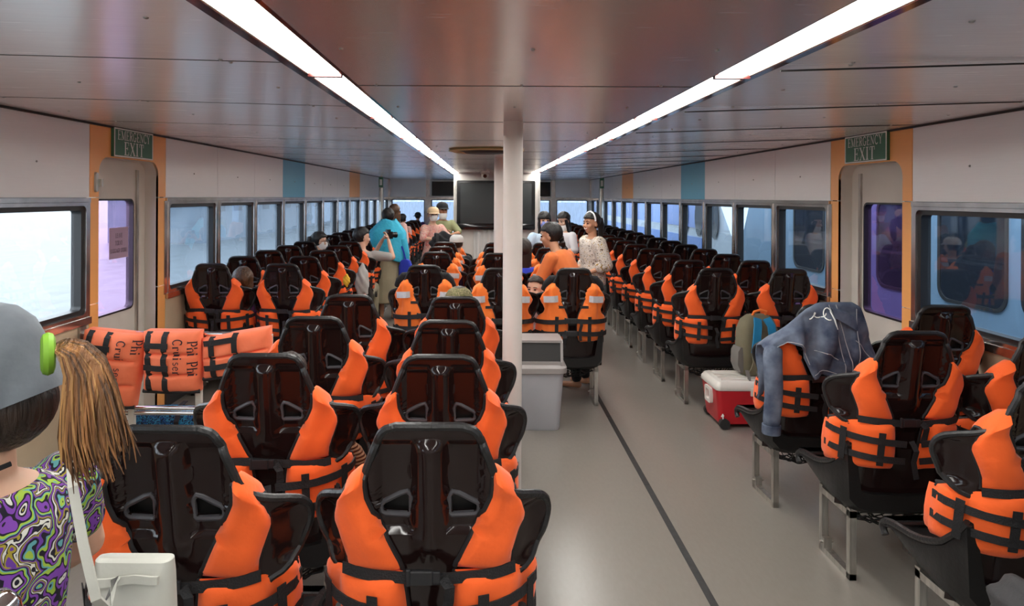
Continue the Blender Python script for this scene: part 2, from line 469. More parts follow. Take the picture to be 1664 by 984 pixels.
for s, wname in ((-1, 'wall_left'), (1, 'wall_right')):
    f = wall_f(s)
    W = structure(wname)
    def slab(mb, y0, y1, z0, z1, d0=0.0, d1=.018):
        mb.add([f(u, w, d) for u in (y0, y1) for w in (z0, z1) for d in (d0, d1)], [(0, 1, 3, 2), (4, 6, 7, 5), (0, 4, 5, 1), (2, 3, 7, 6), (0, 2, 6, 4), (1, 5, 7, 3)])
        return mb
    bk = MB()
    slab(bk, Y0, SEAMS[DOOR_I], ZTRIM - .02, ZTOP + .05, .02, .14); slab(bk, SEAMS[DOOR_I + 1], Y1, ZTRIM - .02, ZTOP + .05, .02, .14)
    slab(bk, SEAMS[DOOR_I], SEAMS[DOOR_I + 1], 1.86, ZTOP + .05, .02, .14)
    slab(bk, Y0, SEAMS[DOOR_I], -.05, ZSILL - .01, .02, .14); slab(bk, SEAMS[DOOR_I + 1], Y1, -.05, ZSILL - .01, .02, .14)
    bk.build('wall_core', M['dark'], W, smooth=False)
    sc = MB(); up = {}; lo = {}
    for i in range(len(SEAMS) - 1):
        a, b2 = SEAMS[i] + .003, SEAMS[i + 1] - .003
        if i == DOOR_I:
            continue
        k = i - DOOR_I - 1
        m = M['wall_orange'] if k == 7 else M['wall_blue'] if k == 3 else M['wall_alu']
        o = slab(MB(), a, b2, ZTRIM, ZTOP).build('upper_panel', m, W, smooth=False)
        if k in (3, 7): o['label'] = ('blue' if k == 3 else 'orange') + ' upper wall panel'
        slab(MB(), a, b2, .115, ZSILL - .03, 0, .018).build('lower_panel', M['beige'], W, smooth=False)
        cy = (a + b2) / 2
        sc.ball(f(cy, 1.78, -.002), .006, 8, 6)
        # window post
        slab(MB(), SEAMS[i] - .028, SEAMS[i] + .028, ZSILL, ZTRIM - .026, -.006, .05).build('window_post', M['alu_frame'], W, smooth=False)
        make_window(f, SEAMS[i] + .028, SEAMS[i + 1] - .028, ZSILL + .005, ZTRIM - .028, (M['glass_clear'] if (i < DOOR_I) else M['glass_dirty']) if s < 0 else M['glass_blue'])
    slab(MB(), SEAMS[DOOR_I] - .028, SEAMS[DOOR_I] + .0, ZSILL, ZTRIM - .026, -.006, .05).build('window_post', M['alu_frame'], W, smooth=False)
    ub = sc.build('panel_screw', M['screw'], W); ub['kind'] = 'stuff'
    for (ya, yb) in ((Y0, SEAMS[DOOR_I] - .004), (SEAMS[DOOR_I + 1] + .004, Y1)):
        slab(MB(), ya, yb, ZTRIM - .03, ZTRIM - .002, -.012, .05).build('window_head_rail', M['alu_frame'], W, smooth=False)
        slab(MB(), ya, yb, ZSILL - .035, ZSILL + .006, -.02, .06).build('window_sill', M['alu_frame'], W, smooth=False)
    sd = 'left' if s < 0 else 'right'
    bb = structure('baseboard_' + sd)
    for (ya, yb) in ((Y0, SEAMS[DOOR_I]), (SEAMS[DOOR_I + 1], Y1)):
        slab(MB(), ya, yb, 0, .115, -.012, .02).build('kick_board', M['kick'], bb, smooth=False)
    # dark joint where wall meets the ceiling
    tr = structure('trim_%d' % (1 if s < 0 else 2))
    slab(MB(), Y0, Y1, ZTOP - .012, ZTOP + .006, -.014, .01).build('ceiling_joint', M['dark'], tr, smooth=False)
    # ---- emergency doorway with orange surround
    d0, d1 = SEAMS[DOOR_I] + .003, SEAMS[DOOR_I + 1] - .003
    oa, ob, ot, cr_ = 4.265, 5.04, 1.842, .10
    poly = [(d0, ZTRIM + .003), (d0, ZTOP), (d1, ZTOP), (d1, ZTRIM + .003), (ob, ZTRIM + .003)]
    poly += [(ob - cr_ + cr_ * math.cos(a), ot - cr_ + cr_ * math.sin(a)) for a in [PI / 2 * i / 8 for i in range(9)]]
    poly += [(oa + cr_ - cr_ * math.sin(a), ot - cr_ + cr_ * math.cos(a)) for a in [PI / 2 * i / 8 for i in range(9)]]
    poly += [(oa, ZTRIM + .003)]
    mb = MB(); mb.loft([[f(u, w, 0) for u, w in poly], [f(u, w, .018) for u, w in poly]])
    o = mb.build('orange_panel', M['wall_orange'], W, smooth=False); o['label'] = 'orange doorway surround panel'
    for (ya, yb) in ((d0, oa), (ob, d1)):
        for (za, zb) in ((.93, ZTRIM - .003), (0, .924)):
            slab(MB(), ya, yb, za, zb).build('orange_panel', M['wall_orange'], W, smooth=False)
    D = structure('door_%d' % (1 if s < 0 else 2))
    jo = [(oa, 0)] + [(oa, ot - cr_)] + [(oa + cr_ - cr_ * math.cos(a), ot - cr_ + cr_ * math.sin(a)) for a in [PI / 2 * i / 8 for i in range(1, 9)]]
    jo += [(ob - cr_ + cr_ * math.sin(a), ot - cr_ + cr_ * math.cos(a)) for a in [PI / 2 * i / 8 for i in range(9)]] + [(ob, 0)]
    mb = MB()
    ji = [(u + (.02 if u > 4.65 else -.02), w + .02 * (w > .1)) for u, w in jo]
    for p, q in ((jo, ji),):
        for i in range(len(p) - 1):
            mb.add([f(*p[i], .002), f(*p[i + 1], .002), f(*p[i + 1], .15), f(*p[i], .15), f(*q[i], .002), f(*q[i + 1], .002), f(*q[i + 1], .15), f(*q[i], .15)],
                   [(0, 1, 2, 3), (7, 6, 5, 4), (0, 4, 5, 1), (3, 2, 6, 7)])
    mb.build('door_jamb', M['cream'], D)
    # door leaf with window
    wy0, wy1, wz0, wz1 = 4.30, 4.872, .80, 1.575
    o1 = rrect(oa - .02, ob + .02, .02, ot + .03, .004, 5); i1 = rrect(wy0, wy1, wz0, wz1, .045, 5)
    mb = MB(); frame_mesh(mb, o1, i1, lambda u, w, d: f(u, w, d + .10), .035); mb.build('door_leaf', M['cream'], D, smooth=False)
    slab(MB(), oa, 4.80, 1.62, 1.66, .092, .10).build('door_rib', M['cream'], D, smooth=False)
    slab(MB(), 4.90, 4.925, .3, 1.78, .085, .10).build('door_track', M['steel'], D, smooth=False)
    mb = MB(); i2 = rrect(wy0 + .012, wy1 - .012, wz0 + .012, wz1 - .012, .038, 5)
    frame_mesh(mb, i1, i2, lambda u, w, d: f(u, w, d + .092), .05); mb.build('door_gasket', M['gasket'], D, smooth=False)
    mb = MB(); mb.add([f(u, v, .12) for u, v in rrect(wy0 + .005, wy1 - .005, wz0 + .005, wz1 - .005, .04, 5)], [tuple(range(24))])
    mb.build('door_pane', M['glass_purple'] if s < 0 else M['glass_violet'], D, smooth=False)
    lt = MB() if s < 0 else None
    if lt: lt.loft([[f(u, w, -.012) for u, w in rrect(4.215, 4.243, 1.62, 1.74, .013)], [f(u, w, .0) for u, w in rrect(4.212, 4.246, 1.617, 1.743, .015)]])
    if lt: lt.box(*sorted((f(0, 0, -.03)[0], f(0, 0, 0)[0])), 4.24, 4.262, 1.655, 1.70)
    if lt: lt.build('door_latch', M['steel'], D)
    # emergency exit sign
    sg = thing('exit_sign', 'green EMERGENCY EXIT sign above the %s emergency door' % sd, 'sign', (f(0, 0, 0)[0], 4.655, 1.945), 0, 'green emergency exit signs')
    g = lambda u, w, d: (-s * d, u, w)
    MB().add([g(u, w, d) for u in (-.255, .255) for w in (-.094, .094) for d in (0, .02)], [(0, 1, 3, 2), (4, 6, 7, 5), (0, 4, 5, 1), (2, 3, 7, 6), (0, 2, 6, 4), (1, 5, 7, 3)]).build('sign_board', M['sign_green'], sg, smooth=False)
    mb = MB(); frame_mesh(mb, rrect(-.255, .255, -.094, .094, .003, 2), rrect(-.246, .246, -.085, .085, .003, 2), lambda u, w, d: g(u, w, d + .0205), .002); mb.build('sign_border', M['sign_white'], sg, smooth=False)
    mb = MB(); fx = (lambda u, w: g(u, w, .0222)) if s < 0 else (lambda u, w: g(-u, w, .0222))
    text_mesh(mb, 'EMERGENCY', .062, fx, 0, .018, .92, .05)
    text_mesh(mb, 'EXIT', .088, fx, 0, -.08, 1.05, .08)
    mb.build('sign_lettering', M['sign_white'], sg, smooth=False)['kind'] = 'stuff'

# paper notice stuck on the left door glass
pn = thing('paper_notice', 'mauve paper notice taped on the left emergency door window', 'notice', (XL - .088, 4.665, 1.275), 0)
M['notice'] = mat('mauve_notice_paper', (0.42, 0.29, 0.40), 0.7)
MB().box(-.002, 0, -.12, .12, -.105, .105).build('paper_sheet', M['notice'], pn, smooth=False)
mb = MB()
for tx, h, z in (('LEAVE', .03, .035), ('TODAY', .03, -.015), ('LUGGAGE STORE', .027, -.065)):
    text_mesh(mb, tx, h, lambda u, w: (.001, u, w), 0, z, .78, .06)
mb.build('notice_lettering', M['print'], pn, smooth=False)['kind'] = 'stuff'

# ceiling
CE = structure('ceiling')
LT = (-.615, -.445); RT = (.715, .890)      # light troughs in x
def cz(x):                                   # ceiling height across the beam
    if x < LT[0]: return 2.005 + (ZTOP - 2.005) * (LT[0] - x) / (LT[0] - XL)
    if x > RT[1]: return 2.005 + (ZTOP - 2.005) * (x - RT[1]) / (XR - RT[1])
    return 1.985
scr = MB()
def cpanel(x0, x1, y0, y1, m):
    mb = MB()
    mb.loft([[(x0, y, cz(x0 + 1e-4)), (x1, y, cz(x1 - 1e-4)), (x1, y, cz(x1 - 1e-4) + .012), (x0, y, cz(x0 + 1e-4) + .012)] for y in (y0 + .0025, y1 - .0025)])
    mb.build('ceiling_panel', m, CE, smooth=False)
for k in range(-5, 15):
    y0 = 2.07 + 1.0 * k; y1 = min(y0 + 1.0, Y1)
    cpanel(XL, LT[0], y0, y1, M['ceil']); cpanel(RT[1], XR, y0, y1, M['ceil'])
    if y0 > .5:
        for xs in ((-2.2, -1.55, -.8), (1.1, 1.75, 2.4)):
            for x in xs:
                for dy in (-.02, .022, .5):
                    scr.ball((x + (.015 if dy > 0 else 0), y0 + dy, cz(x)), (.007, .007, .005), 8, 6)
for k in range(-5, 13):
    y0 = 2.37 + 1.14 * k; y1 = min(y0 + 1.14, Y1)
    cpanel(LT[1], RT[0], y0, y1, M['ceil_mid'])
    if y0 > .5:
        for x in (-.38, .12, .6):
            for dy in (-.02, .55):
                scr.ball((x, y0 + dy, cz(x)), (.006, .006, .004), 8, 6)
jn = MB()
for k in range(-5, 15):
    for xa, xb in ((XL, LT[0]), (RT[1], XR)):
        y = 2.07 + 1.0 * k; jn.loft([[(x, y - .003, cz(x) - .001), (x, y + .003, cz(x) - .001), (x, y + .003, cz(x) + .004), (x, y - .003, cz(x) + .004)] for x in (xa, xb - 1e-4)])
for k in range(-5, 13):
    y = 2.37 + 1.14 * k; jn.box(LT[1], RT[0], y - .0035, y + .0035, 1.984, 1.989)
o = jn.build('panel_joint', M['dark'], CE, smooth=False); o['kind'] = 'stuff'
o = scr.build('ceiling_screw', M['screw'], CE); o['kind'] = 'stuff'
MB().box(XL - .1, XR + .1, Y0, Y1, ZTOP + .06, ZTOP + .1).build('ceiling_core', M['dark'], CE, smooth=False)

# light troughs
for sd, (a, b2) in (('left', LT), ('right', RT)):
    L = thing('ceiling_light', 'long fluorescent light trough set in the ceiling on the %s' % sd, 'light', ((a + b2) / 2, 6.8, 2.0), 0, 'ceiling light troughs')
    h = (b2 - a) / 2
    yo0, yo1 = Y0 - 6.8 + .1, 13.75 - 6.8
    for sx in (-1, 1):
        mb = MB()
        x0, x1 = sorted((sx * h, sx * (h - .028)))
        mb.box(x0, x1, yo0, yo1, -.002, .03); mb.build('trough_rail', M['trough'], L, smooth=False)
        mb = MB(); x0, x1 = sorted((sx * (h - .028), sx * (h - .033)))
        mb.box(x0, x1, yo0, yo1, .0, .045); mb.build('trough_lining', M['trough_in'], L, smooth=False)
    j = [2.24 + 1.205 * k for k in range(-4, 10)]
    for k, y in enumerate(j):
        MB().box(-h + .03, h - .03, y - 6.8 - .012, y - 6.8 + .012, -.010, .042).build('cross_bar', M['trough'], L, smooth=False)
        if y + 1.2 < 13.8:
            MB().box(-h + .033, h - .033, y - 6.8 + .013, y + 1.205 - 6.8 - .013, .004, .012).build('diffuser', M['diffuser'], L, smooth=False)

# round ceiling vent
v = thing('ceiling_vent', 'round yellowed air vent in the ceiling behind the front pillar', 'vent', (.0, 5.55, 1.985))
M['yellowed'] = mat('yellowed_plastic', (0.45, 0.36, 0.16), 0.5)
MB().lathe([(.30, 0), (.31, -.012), (.27, -.022), (.24, -.012), (.24, 0)], 32).build('vent_ring', M['yellowed'], v)
MB().lathe([(.0, -.03), (.17, -.03), (.19, -.018), (.235, -.008), (.235, 0), (0, 0)], 32).build('vent_plate', M['dark_in'], v)

# pillars
for nm, x, y, r in (('pillar', .137, 3.5, .050), ('pillar', .135, 6.8, .056)):
    P = structure(nm, (x, y, 0))
    MB().lathe([(r, 0), (r, 1.99)], 32).build('shaft', M['white_paint'], P)
    MB().lathe([(r + .0, .03), (r + .03, .012), (r + .035, 0), (r, 0)], 32).build('base_flange', M['white_paint'], P)

# far poles with little green signs
for sd, x in (('left', -2.15), ('right', 2.36)):
    P = thing('metal_pole', 'tall chrome pole at the far %s windows with a small green sign' % sd, 'pole', (x, 14.0, 0), 0, 'far poles')
    MB().lathe([(.05, 0), (.05, 1.78), (.02, 1.80), (.02, 2.04), (0, 2.04)], 20).build('pole_shaft', M['steel'], P)
    MB().box(-.045, .045, -.068, -.052, 1.79, 2.0).build('pole_sign', M['sign_green'], P, smooth=False)
    MB().box(-.025, .025, -.071, -.068, 1.83, 1.95).build('sign_mark', M['sign_white'], P, smooth=False)

# front (end) wall
E = structure('wall_front')
ef = lambda u, w, d: (u, Y1 + d, w)
def eslab(nm, m, x0, x1, z0, z1, d0=-.02, d1=.06):
    return MB().box(x0, x1, Y1 + d0, Y1 + d1, z0, z1).build(nm, m, E, smooth=False)
eslab('end_core', M['dark'], XL, XR, -.05, .7, .01, .1)
eslab('end_core', M['dark'], XL, XR, 1.6, ZTOP + .05, .01, .1)
eslab('lower_panel', M['beige'], XL, XR, 0, .72)
xs = [XL, -1.44, -.50, .72, 1.66, XR]
for a, b2 in zip(xs, xs[1:]):
    eslab('upper_panel', M['wall_alu'], a + .004, b2 - .004, ZTRIM, ZTOP)
    if a > -.6 and b2 < .8:
        eslab('centre_panel', M['wall_alu'], a + .004, b2 - .004, .72, ZTRIM)
    else:
        make_window(ef, a + .05, b2 - .05, .76, ZTRIM - .02, M['glass_rain'], .03, .02)
for x in xs:
    eslab('window_post', M['alu_frame'], x - .05, x + .05, .72, ZTOP, -.035, .04)
eslab('window_head_rail', M['alu_frame'], XL, XR, ZTRIM - .02, ZTRIM + .01, -.03, .05)
for sd, x0, x1 in (('left', -1.36, -.62), ('right', 1.22, 1.60)):
    t = thing('wall_monitor', 'dark flat monitor hung high on the front wall, %s of the television partition' % sd, 'monitor', ((x0 + x1) / 2, Y1 - .05, 1.80), 0)
    h = (x1 - x0) / 2
    MB().box(-h, h, -.04, .02, -.19, .19).build('monitor_case', M['white_plastic'], t, smooth=False)
    MB().box(-h + .02, h - .02, -.045, -.04, -.175, .175).build('monitor_screen', M['tv_body'], t, smooth=False)
# wall behind the camera
B = structure('wall_back')
MB().box(XL - .1, XR + .1, Y0 - .1, Y0, -.05, ZTOP + .1).build('back_panel', M['wall_alu'], B, smooth=False)

# partition with the television
PT = structure('wall_partition')
MB().box(-.50, .84, 10.9, 11.9, 0, 1.985).build('partition_box', M['white_paint'], PT, smooth=False)
MB().box(-.52, -.485, 10.87, 10.93, 0, 1.985).build('corner_trim', M['steel'], PT, smooth=False)
MB().box(.825, .86, 10.87, 10.93, 0, 1.985).build('corner_trim', M['steel'], PT, smooth=False)
mb = MB(); pts = [(-.2 + .75 * i / 80, 10.87 + .022 * math.sin(i * .62) + .006 * math.sin(i * 1.7)) for i in range(81)]
mb.add([(x, y, z) for x, y in pts for z in (.05, 1.12)], [(2 * i, 2 * i + 2, 2 * i + 3, 2 * i + 1) for i in range(80)])
M['curtain'] = mat('pale_curtain', (0.62, 0.60, 0.58), 0.8)
cu = mb.build('curtain', M['curtain']); tag(cu, 'pale pleated curtain hanging under the television', 'curtain')
TV = thing('television', 'large black flat television on the white partition', 'television', (.155, 10.84, 1.475))
mb = MB(); o1 = rrect(-.62, .62, -.39, .385, .02, 4); i1 = rrect(-.565, .565, -.29, .345, .004, 4)
frame_mesh(mb, o1, i1, lambda u, w, d: (u, -.05 + d, w), .05); mb.build('bezel', M['tv_body'], TV, smooth=False)
MB().box(-.57, .57, -.04, -.035, -.295, .35).build('screen', M['tv_screen'], TV, smooth=False)
MB().box(-.6, .6, -.03, .04, -.37, .37).build('back_case', M['tv_body'], TV, smooth=False)
mb = MB(); mb.loft([[(x, -.05 - .014 * (1 - (x / .62) ** 2) * k, z) for x in [-.6 + 1.2 * i / 16 for i in range(17)]] + [(x, -.04, z) for x in [.6 - 1.2 * i / 16 for i in range(17)]] for z, k in ((-.385, .6), (-.36, 1), (-.32, 1), (-.30, .2))])
mb.build('speaker_bar', M['tv_body'], TV)
CC = thing('security_camera', 'white dome security camera on the ceiling above the television', 'camera', (-.02, 10.3, 1.985))
MB().lathe([(0, 0), (.07, 0), (.07, -.025), (.055, -.03), (0, -.03)], 20).build('camera_mount', M['white_plastic'], CC)
MB().ball((0, 0, -.06), (.055, .055, .055), 20, 14).build('camera_dome', M['white_plastic'], CC)
mb = MB(); mb.tube([(0, -.03, -.065), (0, -.075, -.072)], .028, 16); mb.build('camera_lens', M['tv_body'], CC)

# ------------------------------------------------------------------ outside
M['sea'] = mat('grey_sea_water', (0.066, 0.078, 0.083), 0.5, 0, 0.3, noise=(2.2, 0.30), bump=(2.2, 0.35), vary=(1, 0.35, 1))
sea = MB().add([(-300, -200, -1.3), (300, -200, -1.3), (300, 400, -1.3), (-300, 400, -1.3)], [(0, 1, 2, 3)]).build('sea', M['sea'], smooth=False)
tag(sea, 'pale grey sea water outside the windows', 'sea', kind='stuff')
M['hull_blue'] = mat('pale_blue_hull_paint', (0.17, 0.26, 0.36), 0.3, noise=(2, 0.08))
M['hull_white'] = mat('white_hull_paint', (0.34, 0.38, 0.43), 0.3, noise=(2, 0.06))
M['hull_band'] = mat('blue_band_paint', (0.08, 0.16, 0.42), 0.35)
M['ship_grey'] = mat('blue_grey_ship_paint', (0.07, 0.10, 0.135), 0.5, noise=(1, 0.15))
M['boat_glass'] = mat('dark_boat_glass', (0.008, 0.012, 0.02), 0.05, 0, 0.6)
# ferry alongside on the right
FB = thing('ferry_boat', 'pale blue ferry moored right alongside the right windows', 'boat', (4.15, 3.0, -1.3))
prof = [(-7, 1.0), (-7, 4.4), (6.9, 4.4), (8.2, 2.0), (8.6, 1.0), (8.0, 0.0), (-7, 0)]
mb = MB(); mb.loft([[(0, y, z) for y, z in prof], [(.9, y, z) for y, z in prof], [(2.6, y * .96, z) for y, z in prof]])
mb.build('hull', M['hull_blue'], FB, smooth=False)
for k in range(-6, 5):
    y = 2.42 + .98 * k; w = .84
    if y + w > 6.4: continue
    fr = rrect(y, y + w, 1.98, 2.92, .14, 6); gl_ = rrect(y + .03, y + w - .03, 2.01, 2.89, .12, 6)
    m2 = MB(); frame_mesh(m2, fr, gl_, lambda u, w_, d: (-.012 + d, u, w_), .02); f_ = m2.build('boat_window', M['gasket'], FB, smooth=False)
    m3 = MB(); m3.add([(-.004, u, w_) for u, w_ in gl_], [tuple(range(len(gl_)))]); m3.build('boat_pane', M['boat_glass'], f_, smooth=False)
MB().box(-.05, .0, -6.8, 8.3, 1.55, 1.63).build('rub_rail', M['hull_white'], FB, smooth=False)
# boat further ahead
FB2 = thing('motor_boat', 'white motor boat with blue bands ahead beyond the right windows', 'boat', (4.6, 19.0, -1.3))
prof = [(-6.2, 0), (-7.4, 1.6), (-6.2, 2.2), (-4.8, 3.5), (12, 3.5), (13, 0)]
mb = MB(); mb.loft([[(0, y, z) for y, z in prof], [(2.2, y, z) for y, z in prof]]); mb.build('hull', M['hull_white'], FB2, smooth=False)
for z0, z1 in ((1.75, 2.05), (2.25, 2.75)):
    MB().box(-.02, .0, -4.5, 12, z0, z1).build('blue_band', M['hull_band'], FB2, smooth=False)
for k in range(3):
    c = (-.02, -5.3 + 1.0 * k, 2.35 + .1 * k); m3 = MB()
    m3.add([(-.03, c[1] + .26 * math.cos(a), 2.5 + .42 * math.sin(a)) for a in [2 * PI * i / 20 for i in range(20)]], [tuple(range(20))]); m3.build('oval_window', M['boat_glass'], FB2, smooth=False)
# big ship off the left side
SH = thing('moored_ship', 'large blue grey ship lying beyond the stained left windows', 'ship', (-17.0, 60.0, -1.3))
MB().box(-6, 0, -18.5, 40, 0, 4.0).build('hull', M['ship_grey'], SH, smooth=False)
MB().box(-5.5, -.5, -16, 40, 4.0, 6.6).build('upper_deck', M['hull_white'], SH, smooth=False)
for k in range(9):
    MB().box(-.52, -.47, -15 + 3 * k, -13.2 + 3 * k, 4.8, 5.8).build('ship_window', M['boat_glass'], SH, smooth=False)
    MB().box(-.02, .03, -17 + 3 * k, -15.6 + 3 * k, 1.9, 3.0).build('hull_port', M['boat_glass'], SH, smooth=False)
# ================================================================== SEATS AND LIFE VESTS
WT = [(.44, .235), (.50, .20), (.60, .198), (.655, .20), (.668, .212), (.676, .232), (.69, .248), (.72, .266), (.76, .284), (.80, .293), (.83, .288), (.85, .272),
      (.862, .250), (.872, .222), (.885, .195), (.90, .177), (.925, .160), (.96, .147), (1.0, .132), (1.03, .120), (1.045, .112), (1.055, .100), (1.062, .078)]
def densify(tab, k=4):
    out = []
    for i in range(len(tab) - 1):
        p0, p1, p2, p3 = tab[max(i - 1, 0)], tab[i], tab[i + 1], tab[min(i + 2, len(tab) - 1)]
        for j in range(k):
            t = j / k; f = []
            for c in (0, 1):
                m1 = (p2[c] - p0[c]) / 2; m2 = (p3[c] - p1[c]) / 2
                f.append((2 * t ** 3 - 3 * t * t + 1) * p1[c] + (t ** 3 - 2 * t * t + t) * m1 + (3 * t * t - 2 * t ** 3) * p2[c] + (t ** 3 - t * t) * m2)
            out.append((p1[0] + (p2[0] - p1[0]) * t, f[1]))
    return out + [tab[-1]]
WT = densify(WT, 3)
def sst(a, b, x):
    t = min(max((x - a) / (b - a), 0), 1); return t * t * (3 - 2 * t)
def y0(z):
    return (1.062 - z) * .17
def y_s(x, z):
    """rear face of the seat back, seat local coordinates"""
    a = abs(x)
    g = 1 - .75 * sst(.87, .94, z)
    y = y0(z) + .11 * g * (max(a - .12, 0) / .17) ** 1.8
    rib = math.exp(-(x / .026) ** 4) * sst(.70, .78, z) * (1 - sst(1.005, 1.035, z))
    y -= .020 * rib
    rec = sst(.030, .042, a) * (1 - sst(.118, .132, a)) * sst(.788, .805, z) * (1 - sst(1.01, 1.04, z))
    y += .017 * rec
    wing = sst(.205, .235, a) * (1 - sst(.262, .285, a)) * sst(.69, .72, z) * (1 - sst(.83, .855, z))
    y += .02 * wing
    return y
def make_back():
    zs = sorted(set([.30, .36, .40] + [z for z, _ in WT]))
    nu = 32; mb = MB(); rows = []
    for z in zs:
        w = lerp_tab(WT, z)
        rows.append([(w * u, y_s(w * u, z), z) for u in [-1 + 2 * i / nu for i in range(nu + 1)]])
    vs = [p for r in rows for p in r]
    # recompute y for lower tail
    fs = [(i * (nu + 1) + j, i * (nu + 1) + j + 1, (i + 1) * (nu + 1) + j + 1, (i + 1) * (nu + 1) + j) for i in range(len(zs) - 1) for j in range(nu)]
    mb.add(vs, fs)
    me = mb.mesh('backrest_raw', M['plastic'])
    # cutter for the two belt slots
    cb = MB()
    for s in (-1, 1):
        poly = [(s * a, z) for a, z in SLOT]
        cb.loft([[(x, -.1, z) for x, z in poly], [(x, .25, z) for x, z in poly]])
    cm = cb.mesh('cutter', M['plastic'])
    co = bpy.data.objects.new('cutter', cm); COL.objects.link(co)
    # make sure the normals face the rear so that thickness grows forward
    r = with_mods(me, [('SOLIDIFY', dict(thickness=.012, offset=0.0)), ('BOOLEAN', dict(object=co, operation='DIFFERENCE', solver='EXACT'))])
    bpy.data.objects.remove(co)
    for p in r.polygons: p.use_smooth = True
    r.name = 'backrest'
    bm = bmesh.new(); bm.from_mesh(r)
    for e in bm.edges:
        if len(e.link_faces) == 2 and e.calc_face_angle(0) > math.radians(45): e.smooth = False
    bm.to_mesh(r); bm.free()
    return r
SLOT = [(.050, .845), (.050, .878), (.058, .887), (.070, .884), (.108, .866), (.114, .858), (.112, .846), (.104, .842), (.056, .840)]
def offset_ring(mb, s):
    pts = []
    n = len(SLOT)
    for i in range(n):
        a, z = SLOT[i]; cx, czz = .08, .862
        a2, z2 = cx + (a - cx) * 1.16, czz + (z - czz) * 1.3
        pts.append((s * a2, y_s(s * a2, z2) - .004, z2))
    mb.tube(pts, .0075, 8, closed=True)
def make_rim():
    mb = MB(); L = []; zz = [z for z, _ in WT if z >= .50]
    for z in zz: L.append((lerp_tab(WT, z), z))
    pts = [(-w, y_s(-w, z), z) for w, z in L] + [(w, y_s(w, z), z) for w, z in reversed(L)]
    mb.tube(pts, .0105, 8)
    return mb.mesh('back_rim', M['rim'])
ZT = [(.08, .60), (.12, .545), (.18, .485), (.25, .448), (.34, .428), (.44, .418), (.49, .405), (.515, .385)]
ZB = [(.08, .31), (.12, .283), (.16, .275), (.30, .292), (.44, .33), (.49, .35), (.515, .368)]
def make_seat():
    mb = MB(); rings = []
    for y in [.085, .10, .12, .15, .18, .22, .26, .30, .34, .38, .42, .45, .475, .495, .51]:
        zt, zb = lerp_tab(ZT, y), lerp_tab(ZB, y); h = .232 + .02 * sst(.08, .2, y)
        zsit = min(zt - .02, .375)
        zsit = max(zsit, zb + .012)
        rings.append([(-h + .012, y, zt), (-h, y, zt - .02), (-h + .01, y, zb + .05), (-h + .045, y, zb + .012), (-h + .09, y, zb), (0, y, zb - .004), (h - .09, y, zb), (h - .045, y, zb + .012), (h - .01, y, zb + .05),
                      (h, y, zt - .02), (h - .012, y, zt), (h - .03, y, zt - .012), (h - .06, y, zsit + .012), (h - .11, y, zsit), (0, y, zsit - .006), (-h + .11, y, zsit), (-h + .06, y, zsit + .012), (-h + .03, y, zt - .012)])
    mb.loft(rings)
    return mb.mesh('seat', M['plastic_satin'], angle=55)
def make_seat_rim():
    mb = MB()
    ys = [.09, .12, .15, .18, .22, .28, .34, .40, .45, .485, .505, .512, .508, .495]
    for s in (-1, 1):
        pts = []
        for i, y in enumerate(ys):
            z = lerp_tab(ZT, y) if i < 11 else (.385, .365, .35)[i - 11]
            h = .232 + .02 * sst(.08, .2, y)
            pts.append((s * (h - .008), y, z))
        mb.tube(pts, .013, 8)
    pts = [(-.235 + .47 * i / 12, .512, .385) for i in range(13)]
    mb.tube(pts, .012, 8)
    return mb.mesh('seat_rim', M['rim'])
def make_leg(s):
    mb = MB(); x = s * .19; t = .014
    for y in (.13, .37):
        mb.box(x - t, x + t, y - t, y + t, 0, .30)
    mb.box(x - t, x + t, .13 - t, .37 + t, 0, .026)
    mb.box(x - t, x + t, .13 - t, .37 + t, .262, .29)
    mb.box(x - t - .004, x + t + .004, .33, .355, .026, .07)
    mb.tube([(x - .03, .345, .05), (x + .03, .345, .05)], .006, 8)
    return mb.mesh('leg_frame', M['steel'], smooth=False)
def make_slot_backing():  # dark sheet added behind the belt slots so that they look shaded
    mb = MB(); rings = []
    for z, h in ((.46, .15), (.5, .17), (.62, .17), (.70, .16), (.80, .135), (.90, .13), (.96, .115), (.98, .09)):
        rings.append([(x, y0(z) + .030 + .4 * x * x, z) for x in [-h + 2 * h * i / 8 for i in range(9)]] + [(x, y0(z) + .048 + .4 * x * x, z) for x in [h - 2 * h * i / 8 for i in range(9)]])
    mb.loft(rings); return mb.mesh('dark_slot_backing', M['plastic_satin'])
def make_net():
    mb = MB(); n = 10; v = []; f_ = []
    for i in range(n + 1):
        for j in range(n + 1):
            x = -.17 + .34 * i / n; y = .12 + .30 * j / n
            z = .262 - .07 * math.sin(PI * i / n) ** .6 * math.sin(PI * j / n) ** .6 + .01 * math.sin(i * 2.1 + j)
            v.append((x, y, z))
    for i in range(n):
        for j in range(n):
            a = i * (n + 1) + j; f_.append((a, a + 1, a + n + 2, a + n + 1))
    mb.add(v, f_)
    return with_mods(mb.mesh('storage_net_raw', M['net'], smooth=False), [('WIREFRAME', dict(thickness=.006)), ])

CH = dict(back=make_back(), rim=make_rim(), seat=make_seat(), srim=make_seat_rim(), legL=make_leg(-1), legR=make_leg(1), net=make_net(), pad=make_slot_backing())
mb = MB(); offset_ring(mb, -1); CH['ringL'] = mb.mesh('slot_ring', M['slot_grey'])
mb = MB(); offset_ring(mb, 1); CH['ringR'] = mb.mesh('slot_ring', M['slot_grey'])
ORD = ['first', 'second', 'third', 'fourth', 'fifth', 'sixth', 'seventh', 'eighth', 'ninth', 'tenth', 'eleventh', 'twelfth', 'thirteenth', 'fourteenth', 'fifteenth', 'sixteenth', 'seventeenth']

